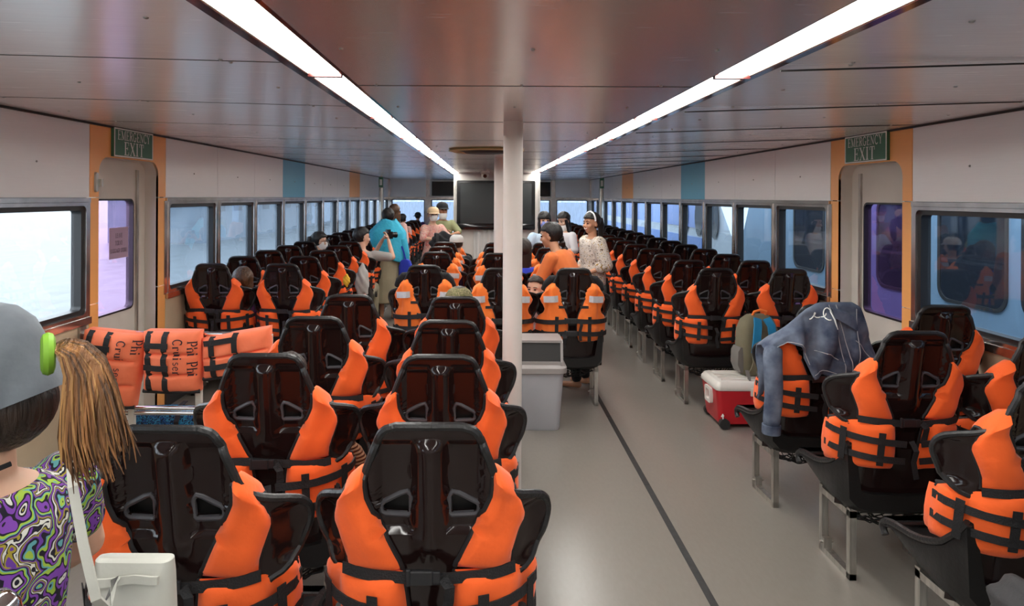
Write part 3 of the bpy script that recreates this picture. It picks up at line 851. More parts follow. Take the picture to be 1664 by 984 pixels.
def add_chair(x, y, label, group, full=True, rz=0.0):
    c = thing('bucket_seat', label, 'seat', (x, y, 0), rz, group)
    inst('backrest', CH['back'], c); inst('back_rim', CH['rim'], c); inst('seat', CH['seat'], c)
    inst('seat_rim', CH['srim'], c)
    inst('leg_frame', CH['legL'], c); inst('leg_frame', CH['legR'], c)
    if full:
        inst('slot_ring', CH['ringL'], c); inst('slot_ring', CH['ringR'], c); inst('storage_net', CH['net'], c)
    inst('dark_slot_backing', CH['pad'], c)
    return c

# ------------------------------------------------------------------ vests
def y_v(x, z):
    a = abs(x)
    return y0(max(z, .45)) - .012 + .15 * (max(a - .09, 0) / .165) ** 2.2
def pad(rows, base, th, s, seed, nu=12, nv=22, seams=(), off=.006, slant=None):
    """puffed cloth panel; rows = (z, a_in, a_out) from the top down"""
    rnd = random.Random(seed)
    ph = [rnd.uniform(0, 6.28) for _ in range(6)]
    ts = [i / nv for i in range(nv + 1)]
    zt, zb = rows[0][0], rows[-1][0]
    tin = sorted((r[0], r[1]) for r in rows); tout = sorted((r[0], r[2]) for r in rows)
    F = []; Bk = []
    if slant:       # the part folded over the seat edge, from the front side back to the top
        for dy, dz, ny, nz, k in ((.058, -.13, 1, 0, .4), (.056, -.05, 1, .1, .5), (.050, -.012, .8, .6, .6), (.034, .006, .2, 1, .7), (.016, .008, -.35, .95, .8), (.003, .004, -.8, .6, .9)):
            fr = []; br = []
            for i in range(nu + 1):
                u = i / nu; a = rows[0][1] + (rows[0][2] - rows[0][1]) * u; zz = slant[0] - slant[1] * u; yy = base(s * a, zz) + dy
                p = max(1 - abs(2 * u - 1) ** 3.2, 0) ** .55 * th * k + off
                fr.append((s * a, yy + ny * p, zz + dz + nz * p)); br.append((s * a, yy - ny * .003, zz + dz - nz * .003))
            F.append(fr); Bk.append(br)
    n_over = len(F)
    for t in ts:
        z = zt + (zb - zt) * t
        ain, aout = lerp_tab(tin, z), lerp_tab(tout, z)
        fr = []; br = []
        for i in range(nu + 1):
            u = i / nu; a = ain + (aout - ain) * u; x = s * a
            z = (z if slant is None else zb + (slant[0] - slant[1] * u - zb) * (1 - t))
            p = max(1 - abs(2 * u - 1) ** 3.2, 0) ** .55 * (max(1 - abs(2 * t - 1) ** 5, 0) ** .5 if slant is None or t > .5 else 1)
            for (sa, sw) in seams:
                p *= 1 - .45 * math.exp(-((a - sa) / sw) ** 2)
            wv = .0035 * math.sin(26 * a + 9 * z + ph[0]) * math.sin(31 * z + ph[1]) + .0028 * math.sin(60 * z + 22 * a + ph[2]) * (u - .5) + .002 * math.sin(90 * a - 40 * z + ph[3])
            yy = base(x, z)
            dy = th * p + wv * p
            # push out along the local surface normal in plan
            e = .002; sl = (base(x + s * e, z) - yy) / e
            nx, ny = sl, -1.0; L = math.hypot(nx, ny); nx /= L; ny /= L
            zz = z + .004 * math.sin(20 * a + ph[4]) * (t > .9) + .003 * math.sin(15 * a + ph[5])
            fr.append((x + s * nx * (dy + off), yy + ny * (dy + off), zz)); br.append((x, yy + .0 - off * .3, zz))
        F.append(fr); Bk.append(br)
    mb = MB(); n = nu + 1; nvv = len(F)
    vs = [p for r in F for p in r] + [p for r in Bk for p in r]; o = n * nvv; fs = []
    for i in range(nvv - 1):
        for j in range(nu):
            a = i * n + j
            fs.append((a, a + 1, a + n + 1, a + n)); fs.append((o + a, o + a + n, o + a + n + 1, o + a + 1))
    for i in range(nvv - 1):
        for j in (0, nu):
            a = i * n + j; q = (a, a + n, o + a + n, o + a); fs.append(q if j == 0 else q[::-1])
    for j in range(nu):
        for i in (0, nvv - 1):
            a = i * n + j; q = (a, o + a, o + a + 1, a + 1); fs.append(q if i == 0 else q[::-1])
    mb.add(vs, fs)
    edge_in = [tuple(.5 * (F[i][0][k] + Bk[i][0][k]) for k in range(3)) for i in range(nvv)]
    edge_out = [tuple(.5 * (F[i][-1][k] + Bk[i][-1][k]) for k in range(3)) for i in range(nvv)]
    return mb, edge_in, edge_out, F
UP_A = [(.952, .150, .204), (.935, .150, .212), (.90, .146, .218), (.86, .130, .218), (.80, .104, .206), (.75, .082, .196), (.71, .064, .194), (.700, .062, .195)]
LO_A = [(.700, .062, .196), (.690, .060, .225), (.672, .058, .250), (.64, .054, .256), (.57, .047, .258), (.50, .047, .256), (.487, .05, .252)]
SLANT = (.936, .056)     # the strap crosses the seat edge from high inside to low outside
def on_pad(base, th, pts):
    """points (x,z) on the outside of a pad of thickness th -> 3D"""
    r = []
    for x, z in pts:
        e = .002; y = base(x, z); sl = (base(x + e, z) - base(x - e, z)) / (2 * e); L = math.hypot(sl, 1)
        r.append((x + sl / L * th, y - th / L, z))
    return r
def nrm_pad(base, pts):
    r = []
    for x, z in pts:
        e = .002; sl = (base(x + e, z) - base(x - e, z)) / (2 * e); L = math.hypot(sl, 1); r.append((sl / L, -1 / L, 0))
    return r
def hstrap(mb, s, a0, a1, z0, z1, base, th, w=.026, n=10):
    pts = [(s * (a0 + (a1 - a0) * i / n), z0 + (z1 - z0) * i / n) for i in range(n + 1)]
    P = []
    for i, p in enumerate(pts):
        u = min(max((abs(p[0]) - .045) / .21, 0), 1); k = max(1 - abs(2 * u - 1) ** 3.2, 0) ** .55 if u > .5 else 1
        P += on_pad(base, max(.012, th * k + .004), [p])
    mb.ribbon(P, nrm_pad(base, pts), w, .004)
def make_vest_A(seed, m):
    V = {}
    rnd = random.Random(seed)
    bind = MB(); webs = []; b2 = lambda x, z: y_v(x, z)
    ub = lambda x, z: y_s(x, z) - .006
    for s, nm in ((-1, 'L'), (1, 'R')):
        mb, ei, eo, _ = pad(UP_A, ub, .024, s, seed * 10 + s, 8, 20, slant=SLANT)
        V['up' + nm] = mb.mesh('shoulder_panel', m, angle=60)
        bind.tube(ei, .0065, 6); bind.tube(eo, .0055, 6)
        mb, ei, eo, _ = pad(LO_A, b2, .042, s, seed * 10 + s + 5, 16, 20, seams=((.20, .012),))
        V['lo' + nm] = mb.mesh('side_panel', m, angle=60)
        bind.tube(ei, .0065, 6)
        bind.tube(eo[:5], .006, 6)
        top = [(s * a, b2(s * a, z) - .004, z) for a, z in ((.196, .702), (.215, .690), (.235, .678), (.255, .670))]
        bind.tube(top, .006, 6)
        w = MB(); z1 = .628 + rnd.uniform(-.008, .008); z2 = .548 + rnd.uniform(-.008, .008)
        hstrap(w, s, .03, .252, z1 - .012, z1 + .012, b2, .047); V['waist' + nm] = w.mesh('waist_strap', M['web'], smooth=False)
        w = MB(); hstrap(w, s, .03, .252, z2 - .010, z2 + .012, b2, .047); V['waistb' + nm] = w.mesh('waist_strap', M['web'], smooth=False)
        for kk, a in (('', .118), ('b', .205)):
            w = MB()
            pts = [(s * a, z) for z in (z1 + .035, z1, .59, z2, z2 - .03)]
            w.ribbon(on_pad(b2, .051, pts), nrm_pad(b2, pts), .026, .003)
            V['vert' + kk + nm] = w.mesh('vertical_strap', M['web'], smooth=False)
    w = MB(); zc = .697
    pts = []
    for i in range(25):
        x = -.205 + .41 * i / 24; a = abs(x)
        y = (y_s(x, zc) - .034) if a > .07 else (y_s(.07, zc) - .034 - .004 * (1 - a / .07)) + .0
        pts.append((x, y, zc + .006 * math.cos(x * 14 + seed)))
    w.ribbon(pts, (0, -1, 0), .027, .004)
    V['chest'] = w.mesh('chest_strap', M['web'], smooth=False)
    yb = y_s(.06, zc) - .043; bx = rnd.uniform(-.02, .02) - .02
    k = MB(); k.box(bx - .028, bx + .026, yb - .008, yb + .006, zc - .016, zc + .018); k.box(bx - .038, bx - .026, yb - .006, yb + .004, zc - .019, zc + .021); k.box(bx + .024, bx + .044, yb - .006, yb + .004, zc - .014, zc + .016)
    V['buckle'] = with_mods(k.mesh('buckle', M['buckle'], smooth=False), [('BEVEL', dict(width=.003, segments=2))])
    k = MB(); k.ribbon([(bx + .05, yb - .002, zc), (bx + .066, yb - .008, zc - .02), (bx + .064, yb + .002, zc - .055), (bx + .058, yb + .006, zc - .085)], (0, -1, 0), .024, .003)
    V['tail'] = k.mesh('strap_tail', M['web'], smooth=False); k = MB()
    k.ribbon([(.0, yb + .01, .62), (.008, yb - .01, .585), (.0, yb - .004, .54), (.014, yb, .47)], (0, -1, 0), .022, .003)
    V['tailb'] = k.mesh('strap_tail', M['web'], smooth=False)
    V['bind'] = bind.mesh('binding', M['binding'])
    # the vest's own back lies on the front side of the seat back
    mb = MB(); rings = []
    for z, h in ((.48, .19), (.52, .215), (.60, .22), (.655, .20), (.70, .18), (.80, .165), (.88, .15), (.92, .13), (.935, .11)):
        yf = y0(z) + .045
        rings.append([(-h, yf + .03, z), (-h * .6, yf + .01, z), (h * .6, yf + .01, z), (h, yf + .03, z), (h, yf + .05, z), (h * .5, yf + .052, z), (-h * .5, yf + .052, z), (-h, yf + .05, z)])
    mb.loft(rings); 
    for s in (-1, 1):   # sides joining front and back round the seat edge
        mb.loft([[(s * .225, y_v(.235, z) - .02, z), (s * (.245 + .012 * k), y_v(.25, z) - .02, z), (s * (.25 + .015 * k), y_v(.25, z) + .01, z), (s * (.245 + .01 * k), y_v(.25, z) + .05, z), (s * .21, y0(z) + .10, z), (s * .195, y0(z) + .07, z)] for z, k in ((.492, 0), (.51, .6), (.56, 1), (.61, .8), (.65, .2))])
    V['back'] = mb.mesh('back_panel', m)
    return V
UP_B = [(.940, .128, .205), (.905, .112, .222), (.88, .104, .226), (.84, .092, .214), (.79, .070, .196), (.755, .055, .205), (.725, .042, .235), (.69, .034, .25), (.63, .030, .25), (.57, .034, .246), (.525, .042, .232), (.505, .055, .21)]
def make_vest_B(seed, m):
    V = {}; rnd = random.Random(seed); bind = MB()
    def bb(x, z):
        t = sst(.70, .80, z); return y_v(x, z) * (1 - t) + (y_s(x, z) - .008) * t
    for s, nm in ((-1, 'L'), (1, 'R')):
        mb, ei, eo, _ = pad(UP_B, bb, .038, s, seed * 10 + s, 16, 36, seams=((.17, .01),), off=.008, slant=(.935, .045))
        V['up' + nm] = mb.mesh('front_panel', m, angle=60)
        bind.tube(ei, .0065, 6); bind.tube(eo, .0055, 6)
        w = MB(); th = .046
        zz1, zz2 = .675, .580
        hstrap(w, s, .02, .245, zz1 + .004, zz1 - .02 * (1 if s < 0 else .4), bb, th, .034); V['waistb' + nm] = w.mesh('waist_strap', M['web'], smooth=False); w = MB()
        hstrap(w, s, .02, .24, zz2 + .004, zz2 - .012, bb, th, .034)
        V['waist' + nm] = w.mesh('waist_strap', M['web'], smooth=False)
        w = MB(); pts = [(s * .112, z) for z in (.712, .66, .60, .54, .515)]
        w.ribbon(on_pad(bb, .05, pts), nrm_pad(bb, pts), .026, .003)
        V['vert' + nm] = w.mesh('vertical_strap', M['web'], smooth=False)
        w = MB(); hstrap(w, s, .03, .11, .785, .785, bb, .036, .02, 4); V['chest' + nm] = w.mesh('chest_strap', M['web'], smooth=False)
        w = MB(); pts = [(s * (.115 + .075 * i / 4), .848 - .006 * i / 4) for i in range(5)]
        w.ribbon(on_pad(bb, .055, pts), nrm_pad(bb, pts), .048, .003); V['patch' + nm] = w.mesh('reflective_patch', M['reflect'], smooth=False)
    yb = bb(.03, .64) - .05
    k = MB()
    for kk, z in (('', .678), ('b', .583)):
        k = MB(); k.box(-.05, .03, yb - .008, yb + .006, z - .02, z + .02); k.box(-.064, -.05, yb - .006, yb + .004, z - .024, z + .024)
        V['buckle' + kk] = with_mods(k.mesh('buckle', M['buckle'], smooth=False), [('BEVEL', dict(width=.003, segments=2))])
    k = MB(); k.ribbon([(.05, yb, .68), (.06, yb - .01, .65), (.05, yb, .6), (.055, yb, .53)], (0, -1, 0), .022, .003)
    V['tailb'] = k.mesh('strap_tail', M['web'], smooth=False); k = MB()
    k.ribbon([(-.07, yb, .58), (-.06, yb - .012, .55), (-.07, yb, .50), (-.065, yb, .47)], (0, -1, 0), .03, .003)
    V['tail'] = k.mesh('strap_tail', M['web'], smooth=False)
    V['bind'] = bind.mesh('binding', M['binding'])
    V['back'] = VA[0]['back']
    return V
M['orange_b'] = mat('light_orange_vest_cloth', (0.97, 0.21, 0.035), 0.75, 0, 0.25, noise=(5, 0.06), bump=(26, 0.35), sheen=0.15)
VA = [make_vest_A(k + 1, M['orange']) for k in range(3)]
VB = [make_vest_B(k + 7, M['orange_b']) for k in range(2)]
PART = {'up': 'shoulder_panel', 'lo': 'side_panel', 'waist': 'waist_strap', 'vert': 'vertical_strap', 'patch': 'reflective_patch', 'chest': 'chest_strap', 'buckle': 'buckle', 'tail': 'strap_tail', 'bind': 'binding', 'back': 'back_panel'}
vr = random.Random(5)
def add_vest(x, y, label, group, V, full=True, rz=0.0, m=None):
    v_ = thing('life_vest', label, 'life vest', (x + vr.uniform(-.006, .006), y, vr.uniform(-.012, .006)), rz + vr.uniform(-.025, .025), group)
    v_.scale = (1 + vr.uniform(-.02, .03), 1, 1)
    for k, me in V.items():
        nm = k.rstrip('LR'); nm = nm if nm in PART else nm[:-1]
        if not full and nm in ('tail', 'buckle'): continue
        o = inst(PART[nm], me, v_)
        if nm == 'patch': o['label'] = 'silver reflective patch'
    return v_
SEATS = {}
def row(block, col, xs_, ys_, col_phrase, vests=True, V=None, far=False, novest=()):
    for i, y in enumerate(ys_):
        x = xs_[i] if isinstance(xs_, (list, tuple)) else xs_
        full = y < 8.2; rz = vr.uniform(-.02, .02)
        x += vr.uniform(-.008, .008) if y > 5 else 0
        SEATS[(block, col, i)] = add_chair(x, y, 'glossy black bucket seat, %s row from camera, %s' % (ORD[i], col_phrase), 'seats in the ' + block, full, rz)
        has = vests if isinstance(vests, bool) else i < vests
        if has and i not in novest:
            add_vest(x, y, 'orange life vest on the %s-row seat, %s' % (ORD[i], col_phrase), 'vests in the ' + block, (V or VA)[vr.randrange(len(V or VA))], full, rz)
# near centre block (two columns of four)
row('near centre block', 'r', [-.131, -.152, -.161, -.161], [1.60, 2.293, 2.937, 3.634], 'right column of the near centre block')
row('near centre block', 'l', [-.735, -.743, -.757, -.738], [1.573, 2.298, 3.010, 3.685], 'left column of the near centre block')
# near right block before the emergency door
row('near right block', 'a', [1.60, 1.74, 1.735, 1.70], [1.36, 2.05, 2.745, 3.42], 'aisle column of the near right block', novest=(0,))
row('near right block', 'w', [2.29, 2.29, 2.31], [2.05, 2.745, 3.426], 'window column of the near right block')
# far right block
row('far right block', 'a', [1.755, 1.745] + [1.735] * 14, [5.18 + .66 * k for k in range(16)], 'aisle column of the far right block')
row('far right block', 'w', 2.30, [5.17 + .66 * k for k in range(13)], 'window column of the far right block', vests=3)
# far left block
row('far left block', 'a', [-1.60] + [-1.61] * 15, [5.36 + .67 * k for k in range(16)], 'aisle column of the far left block')
row('far left block', 'w', [-2.145] + [-2.135] * 12, [5.34 + .67 * k for k in range(13)], 'window column of the far left block', vests=3)
# far centre block (three columns)
row('far centre block', 'l', [-.476, -.48, -.475, -.48, -.48], [5.30, 6.57, 7.28, 8.0, 8.7], 'left column of the far centre block', V=VB)
row('far centre block', 'm', [.115, .12, .12, .12], [5.11, 6.47, 7.2, 7.95], 'middle column of the far centre block', V=VB)
row('far centre block', 'r', [.67, .67, .68, .68], [5.13, 6.50, 7.2, 7.95], 'right column of the far centre block', V=VB)
# ================================================================== PEOPLE
def skin_mat(name, c):
    m = mat(name, c, 0.5, 0, 0.4, noise=(12, 0.06)); nodes_of(m)[2].inputs['Subsurface Weight'].default_value = 0.08; return m
M['skin'] = skin_mat('warm_skin', (0.47, 0.24, 0.14)); M['skin_light'] = skin_mat('light_skin', (0.62, 0.37, 0.26)); M['skin_tan'] = skin_mat('tan_skin', (0.36, 0.18, 0.10))
def hair_mat(name, c, rough=.42):
    m = mat(name, c, rough, 0, 0.4, noise=(9, 0.5), bump=(16, 0.9), vary=(9, 9, 0.8)); return m
M['hair_black'] = hair_mat('black_hair', (0.010, 0.008, 0.007)); M['hair_brown'] = hair_mat('brown_hair', (0.085, 0.04, 0.018)); M['hair_dark'] = hair_mat('dark_brown_hair', (0.022, 0.013, 0.009))
M['hair_tail'] = hair_mat('sun_bleached_brown_hair', (0.20, 0.085, 0.028), .5)
M['hair_gold'] = hair_mat('golden_brown_hair', (0.33, 0.17, 0.06), .5)
def cloth(name, c, **k):
    k.setdefault('noise', (6, 0.1)); k.setdefault('bump', (14, 0.4)); return mat(name, c, 0.85, 0, 0.2, sheen=.1, **k)
M['eye'] = mat('dark_eye', (0.012, 0.009, 0.008), 0.15); M['brow'] = mat('brow_hair', (0.02, 0.014, 0.01), 0.8)
M['lip'] = mat('lip', (0.42, 0.12, 0.10), 0.45); M['teeth'] = mat('teeth', (0.8, 0.78, 0.72), 0.3)

_ICO = {}
def ico(sub):
    if sub not in _ICO:
        q = bmesh.new(); bmesh.ops.create_icosphere(q, subdivisions=sub, radius=1.0); _ICO[sub] = [v.co.copy() for v in q.verts]; q.free()
    return _ICO[sub]
def hull(bm, pts):
    vs = [bm.verts.new(p) for p in pts]
    bmesh.ops.convex_hull(bm, input=vs)
    for v in vs:
        if v.is_valid and not v.link_faces: bm.verts.remove(v)
def cap(bm, p0, r0, p1, r1, sub=2):
    p0 = Vector(p0); p1 = Vector(p1)
    hull(bm, [p0 + c * r0 for c in ico(sub)] + [p1 + c * r1 for c in ico(sub)])
def ell(bm, c, r, mtx=None, sub=3):
    g = bmesh.ops.create_icosphere(bm, subdivisions=sub, radius=1.0)
    for v in g['verts']:
        p = Vector((v.co.x * r[0] + c[0], v.co.y * r[1] + c[1], v.co.z * r[2] + c[2])); v.co = mtx @ p if mtx else p
def hullrings(bm, rings):
    for a, b2 in zip(rings, rings[1:]):
        hull(bm, list(a) + list(b2))
def remesh(bm, name, m, vox, smooth=3):
    me = bpy.data.meshes.new('raw'); bm.to_mesh(me); bm.free(); me.materials.append(m)
    r = with_mods(me, [('REMESH', dict(mode='VOXEL', voxel_size=vox, use_smooth_shade=True)), ('SMOOTH', dict(factor=.5, iterations=smooth))])
    r.name = name
    if not r.materials: r.materials.append(m)
    for p in r.polygons: p.use_smooth = True
    return r
def hand(bm, w, d, n, side, s, curl=.5):
    """w wrist, d direction of the hand, n palm normal; five separate fingers"""
    w = Vector(w); d = Vector(d).normalized(); n = Vector(n); n = (n - d * n.dot(d)).normalized(); a = d.cross(n).normalized() * side
    k = w + d * .085 * s
    hullrings(bm, [[w + a * .024 * s * math.cos(t) + n * .014 * s * math.sin(t) for t in [2 * PI * i / 10 for i in range(10)]],
                   [w + d * .045 * s + a * .036 * s * math.cos(t) + n * .014 * s * math.sin(t) for t in [2 * PI * i / 10 for i in range(10)]],
                   [k + a * .040 * s * math.cos(t) + n * .011 * s * math.sin(t) for t in [2 * PI * i / 10 for i in range(10)]]])
    for i, (o, L) in enumerate(((.031, .068), (.011, .078), (-.010, .073), (-.030, .058))):
        p = k + a * o * s; dd = d
        for j, f in enumerate((.45, .33, .25)):
            ang = curl * (.5 + .5 * j); dd = (d * math.cos(ang * (j + 1) * .6) + n * math.sin(ang * (j + 1) * .6)).normalized()
            q = p + dd * L * f * s; r0 = (.0088 - .0008 * j) * s; cap(bm, p, r0, q, r0 - .0007 * s, 1); p = q
    p = w + d * .03 * s + a * .03 * s; q = p + (d * .6 + a * .7 + n * .3).normalized() * .036 * s; cap(bm, p, .011 * s, q, .010 * s, 1)
    cap(bm, q, .0098 * s, q + (d * .9 + a * .25 + n * .35).normalized() * .03 * s, .0085 * s, 1)
def ring(c, rx, ry, n=16, mtx=None):
    r = [Vector((c[0] + rx * math.cos(2 * PI * i / n), c[1] + ry * math.sin(2 * PI * i / n), c[2])) for i in range(n)]
    return [mtx @ p for p in r] if mtx else r

def person(label, x, y, head_dir, H=1.55, seated=False, lean=0.0, side=0.0, z=0.0, skin='skin', top=None, sleeve=.9, top_grow=.016, bottom=None, skirt=False,
           hair='hair_black', style='short', hat=None, hatm=None, mask=None, glasses=False, arms=None, hyaw=0.0, hpitch=0.0, vox=.010, detail=True, smile=False, curl=.5, female=True, group=None, child=False, shoes=True, hat_deep=0.0):
    ang = math.atan2(-head_dir[0], head_dir[1])
    R = thing('person', label, 'person', (x, y, z), ang, group)
    s = H / 1.70; hs = s if not child else s * 1.38
    hip = Vector((0, 0, .47 if seated else .50 * H))
    if seated and child: hip.z = .46
    t = Vector((math.sin(side), math.sin(lean), math.cos(lean))).normalized()
    Tm = Matrix.Translation(hip) @ Vector((0, 0, 1)).rotation_difference(t).to_matrix().to_4x4()
    sp = .50 * s * (.9 if child else 1)
    prof = [(-.10, .150, .105), (.10, .150, .105), (.38, .122, .088), (.64, .140, .098), (.84, .150, .092), (.93, .125, .078), (1.0, .060, .055)] if female else \
           [(-.10, .145, .105), (.10, .142, .105), (.38, .138, .098), (.64, .160, .108), (.84, .172, .100), (.93, .140, .082), (1.0, .065, .060)]
    bm = bmesh.new()
    hullrings(bm, [ring((0, 0, f * sp), rx * s, ry * s, 16, Tm) for f, rx, ry in prof])
    nb = Tm @ Vector((0, 0, sp)); hc = nb + (t * .7 + Vector((0, .12, .5))).normalized() * .155 * hs
    cap(bm, nb - t * .03 * s, .054 * s, hc + Vector((0, -.01, -.03 * s)), .050 * s)
    HM = Matrix.Translation(hc) @ Matrix.Rotation(hyaw, 4, 'Z') @ Matrix.Rotation(-hpitch, 4, 'X') @ Matrix.Scale(hs * 1.05, 4)
    ell(bm, (0, -.008, .030), (.074, .094, .086), HM); ell(bm, (0, .022, -.040), (.055, .064, .060), HM)
    if child: ell(bm, (0, .035, -.025), (.066, .055, .045), HM)
    cap(bm, HM @ Vector((0, .056, -.086)), .020 * hs, HM @ Vector((0, .04, -.06)), .04 * hs, 1)
    cap(bm, HM @ Vector((0, .084, .008)), .008 * hs, HM @ Vector((0, .102, -.022)), .012 * hs, 1)
    cap(bm, HM @ Vector((-.012, .093, -.025)), .008 * hs, HM @ Vector((.012, .093, -.025)), .008 * hs, 1)
    for e in (-1, 1):
        ell(bm, (e * .076, -.006, -.004), (.012, .020, .031), HM, 2); ell(bm, (e * .040, .058, -.022), (.026, .028, .026), HM, 2)
        cap(bm, HM @ Vector((e * .012, .080, .026)), .008 * hs, HM @ Vector((e * .050, .066, .024)), .009 * hs, 1)
    # limbs
    sh = {e: Tm @ Vector((e * .158 * s, 0, .86 * sp)) for e in (-1, 1)}
    A = {}
    for e in (-1, 1):
        el, hd = (arms or {}).get(e, (None, None))
        if el is None:
            el = sh[e] + Vector((e * .06 * s, -.02 * s, -.27 * s)); hd = el + Vector((e * .0, .10 * s, -.22 * s))
        el, hd = Vector(el), Vector(hd); A[e] = (sh[e], el, hd)
        cap(bm, sh[e], .050 * s, el, .036 * s); cap(bm, el, .036 * s, hd, .024 * s)
        d = (hd - el).normalized(); hand(bm, hd, d, Vector((-e, .3, 0)) if abs(d.x) < .8 else Vector((0, .3, -1)), e, s, curl)
    legs = {}
    for e in (-1, 1):
        hj = hip + Vector((e * .080 * s, 0, -.02))
        if seated:
            kn = Vector((e * .10, .40 * s, .45)); an = Vector((e * .10, .42 * s, .07))
        else:
            kn = Vector((e * .085 * s, .03, .27 * H)); an = Vector((e * .085 * s, -.01, .05 * H))
        legs[e] = (hj, kn, an)
        cap(bm, hj, .080 * s, kn, .052 * s); cap(bm, kn, .052 * s, an, .032 * s)
        cap(bm, an + Vector((0, -.02, -.04 * s)), .032 * s, an + Vector((e * .015, .15 * s, -.055 * s)), .024 * s)
    body = inst('body', remesh(bm, 'body', M[skin], vox, 2), R)
    g = top_grow
    if top:
        bm = bmesh.new()
        lo = -.12 if not skirt else 0.0
        hullrings(bm, [ring((0, 0, f * sp), rx * s + g * (1.3 if f < .5 else 1), ry * s + g, 18, Tm) for f, rx, ry in prof[:-1] + [(.965, .088, .07)]])
        for e in (-1, 1):
            a, el, hd = A[e]
            if sleeve > 0:
                k = min(sleeve, 1); cap(bm, a, .054 * s + g, a + (el - a) * k, .042 * s + g)
            if sleeve > 1: cap(bm, el, .042 * s + g, el + (hd - el) * (sleeve - 1) * .96, .031 * s + g)
        inst('shirt', remesh(bm, 'shirt', top, vox * 1.1, 2), R)
    if bottom:
        bm = bmesh.new()
        if skirt and not seated:
            hullrings(bm, [ring((0, 0, zz), rx, ry, 20) for zz, rx, ry in ((hip.z + .12, .15 * s, .11 * s), (hip.z, .19 * s, .15 * s), (hip.z - .3, .22 * s, .19 * s), (.22, .25 * s, .22 * s))])
        else:
            hullrings(bm, [ring((0, 0, f * sp), rx * s + .014, ry * s + .014, 16, Tm) for f, rx, ry in prof[:2]])
            for e in (-1, 1):
                hj, kn, an = legs[e]; cap(bm, hj, .092 * s, kn, .066 * s); cap(bm, kn, .066 * s, an + Vector((0, 0, .02)), .05 * s)
        inst('skirt' if skirt else 'trousers', remesh(bm, 'bottoms', bottom, vox * 1.2, 2), R)
    # hair
    if style:
        bm = bmesh.new(); g_ = bmesh.ops.create_icosphere(bm, subdivisions=4, radius=1.0)
        for v in g_['verts']:
            c = v.co.copy(); p = Vector((c.x * .091, c.y * .110 - .010, c.z * .103 + .038))
            lim = .060 - .25 * max(0, .06 - p.y) if p.y > -.005 else -1
            if style == 'fringe': lim -= .028
            if child: lim += .022
            if p.y > -.005 and p.z < lim: p = Vector((p.x * .78, min(p.y, .06) * .7, p.z))
            elif p.z < -.045: p.z = -.045 - (abs(p.z) - .045) * .5; 
            p *= 1 + .012 * math.sin(40 * c.x + 17 * c.z) * math.sin(31 * c.y) + .025 * math.sin(9 * c.x + 5 * c.z) * math.sin(7 * c.y + 2 * c.z)
            v.co = HM @ p
        me = bpy.data.meshes.new('hair'); bm.to_mesh(me); bm.free(); me.materials.append(M[hair])
        for p in me.polygons: p.use_smooth = True
        hr = inst('hair', me, R)
        if style == 'nape':
            mb = MB(); mb.ball((0, 0, 0), 1, 24, 16); mb.v = [tuple(HM @ Vector((q[0] * .083, -.036 + q[1] * .078, -.040 + q[2] * .075))) for q in mb.v]
            inst('hair_nape', mb.mesh('hair_nape', M[hair]), hr)
        if style in ('long', 'fringe', 'pony', 'braid'):
            mb = MB(); sc = hs
            if style in ('long', 'fringe'):
                L = .36
                rr = [ring((0, -.035 - .02 * q, .02 - L * q), .082 * (1 - .25 * q) + .01 * math.sin(7 * q), .055 * (1 - .3 * q), 18, HM) for q in [i / 10 for i in range(11)]]
                mb.loft(rr)
                for e in (-1, 1):
                    mb.loft([ring((e * (.072 + .004 * q), .02 - .02 * q, .03 - .27 * q), .016, .034 * (1 - .3 * q), 10, HM) for q in [i / 8 for i in range(9)]])
            elif style == 'pony':
                mb.tube([HM @ Vector(p) for p in ((0, -.09, .06), (0, -.13, .05), (0, -.145, -.02), (0, -.135, -.12), (0, -.12, -.2))], [.02, .03, .034, .028, .008], 12)
            else:
                pts = [HM @ Vector((.02 * math.sin(i * 2.2), -.09 - .035 * math.sin(i * .24), -.02 - .026 * i)) for i in range(14)]
                mb.tube(pts, [.034 - .012 * abs(math.sin(i * 1.57)) - .001 * i for i in range(14)], 12)
            o_ = mb.mesh('hair_length', M[hair]); inst('hair_length', o_, hr)
    # face
    if detail:
        for e in (-1, 1):
            mb = MB(); mb.ball((0, 0, 0), (.0135, .008, .0075), 12, 8)
            o = inst('eye', mb.mesh('eye', M['eye']), R); o.matrix_local = HM @ Matrix.Translation((e * .031, .0815, .010))
            mb = MB(); mb.tube([HM @ Vector((e * a_, yy, zz)) for a_, yy, zz in ((.014, .088, .030), (.032, .086, .036), (.05, .072, .030))], .0035 * hs, 6); inst('eyebrow', mb.mesh('eyebrow', M['brow']), R)
        if not mask or mask == 'chin':
            mb = MB(); k = .012 if smile else .0
            w_ = .030 if smile else .022
            mb.tube([HM @ Vector((w_ * q, .088 - .012 * q * q, -.055 + k * q * q)) for q in [-1 + 2 * i / 8 for i in range(9)]], [.0025 * hs + .004 * hs * (1 - abs(-1 + 2 * i / 8)) for i in range(9)], 8)
            mo = inst('mouth', mb.mesh('mouth', M['lip']), R)
            if smile:
                mb = MB(); mb.tube([HM @ Vector((.022 * q, .0925 - .010 * q * q, -.054 + k * q * q)) for q in [-1 + 2 * i / 8 for i in range(9)]], .0034 * hs, 6); inst('teeth', mb.mesh('teeth', M['teeth']), R)
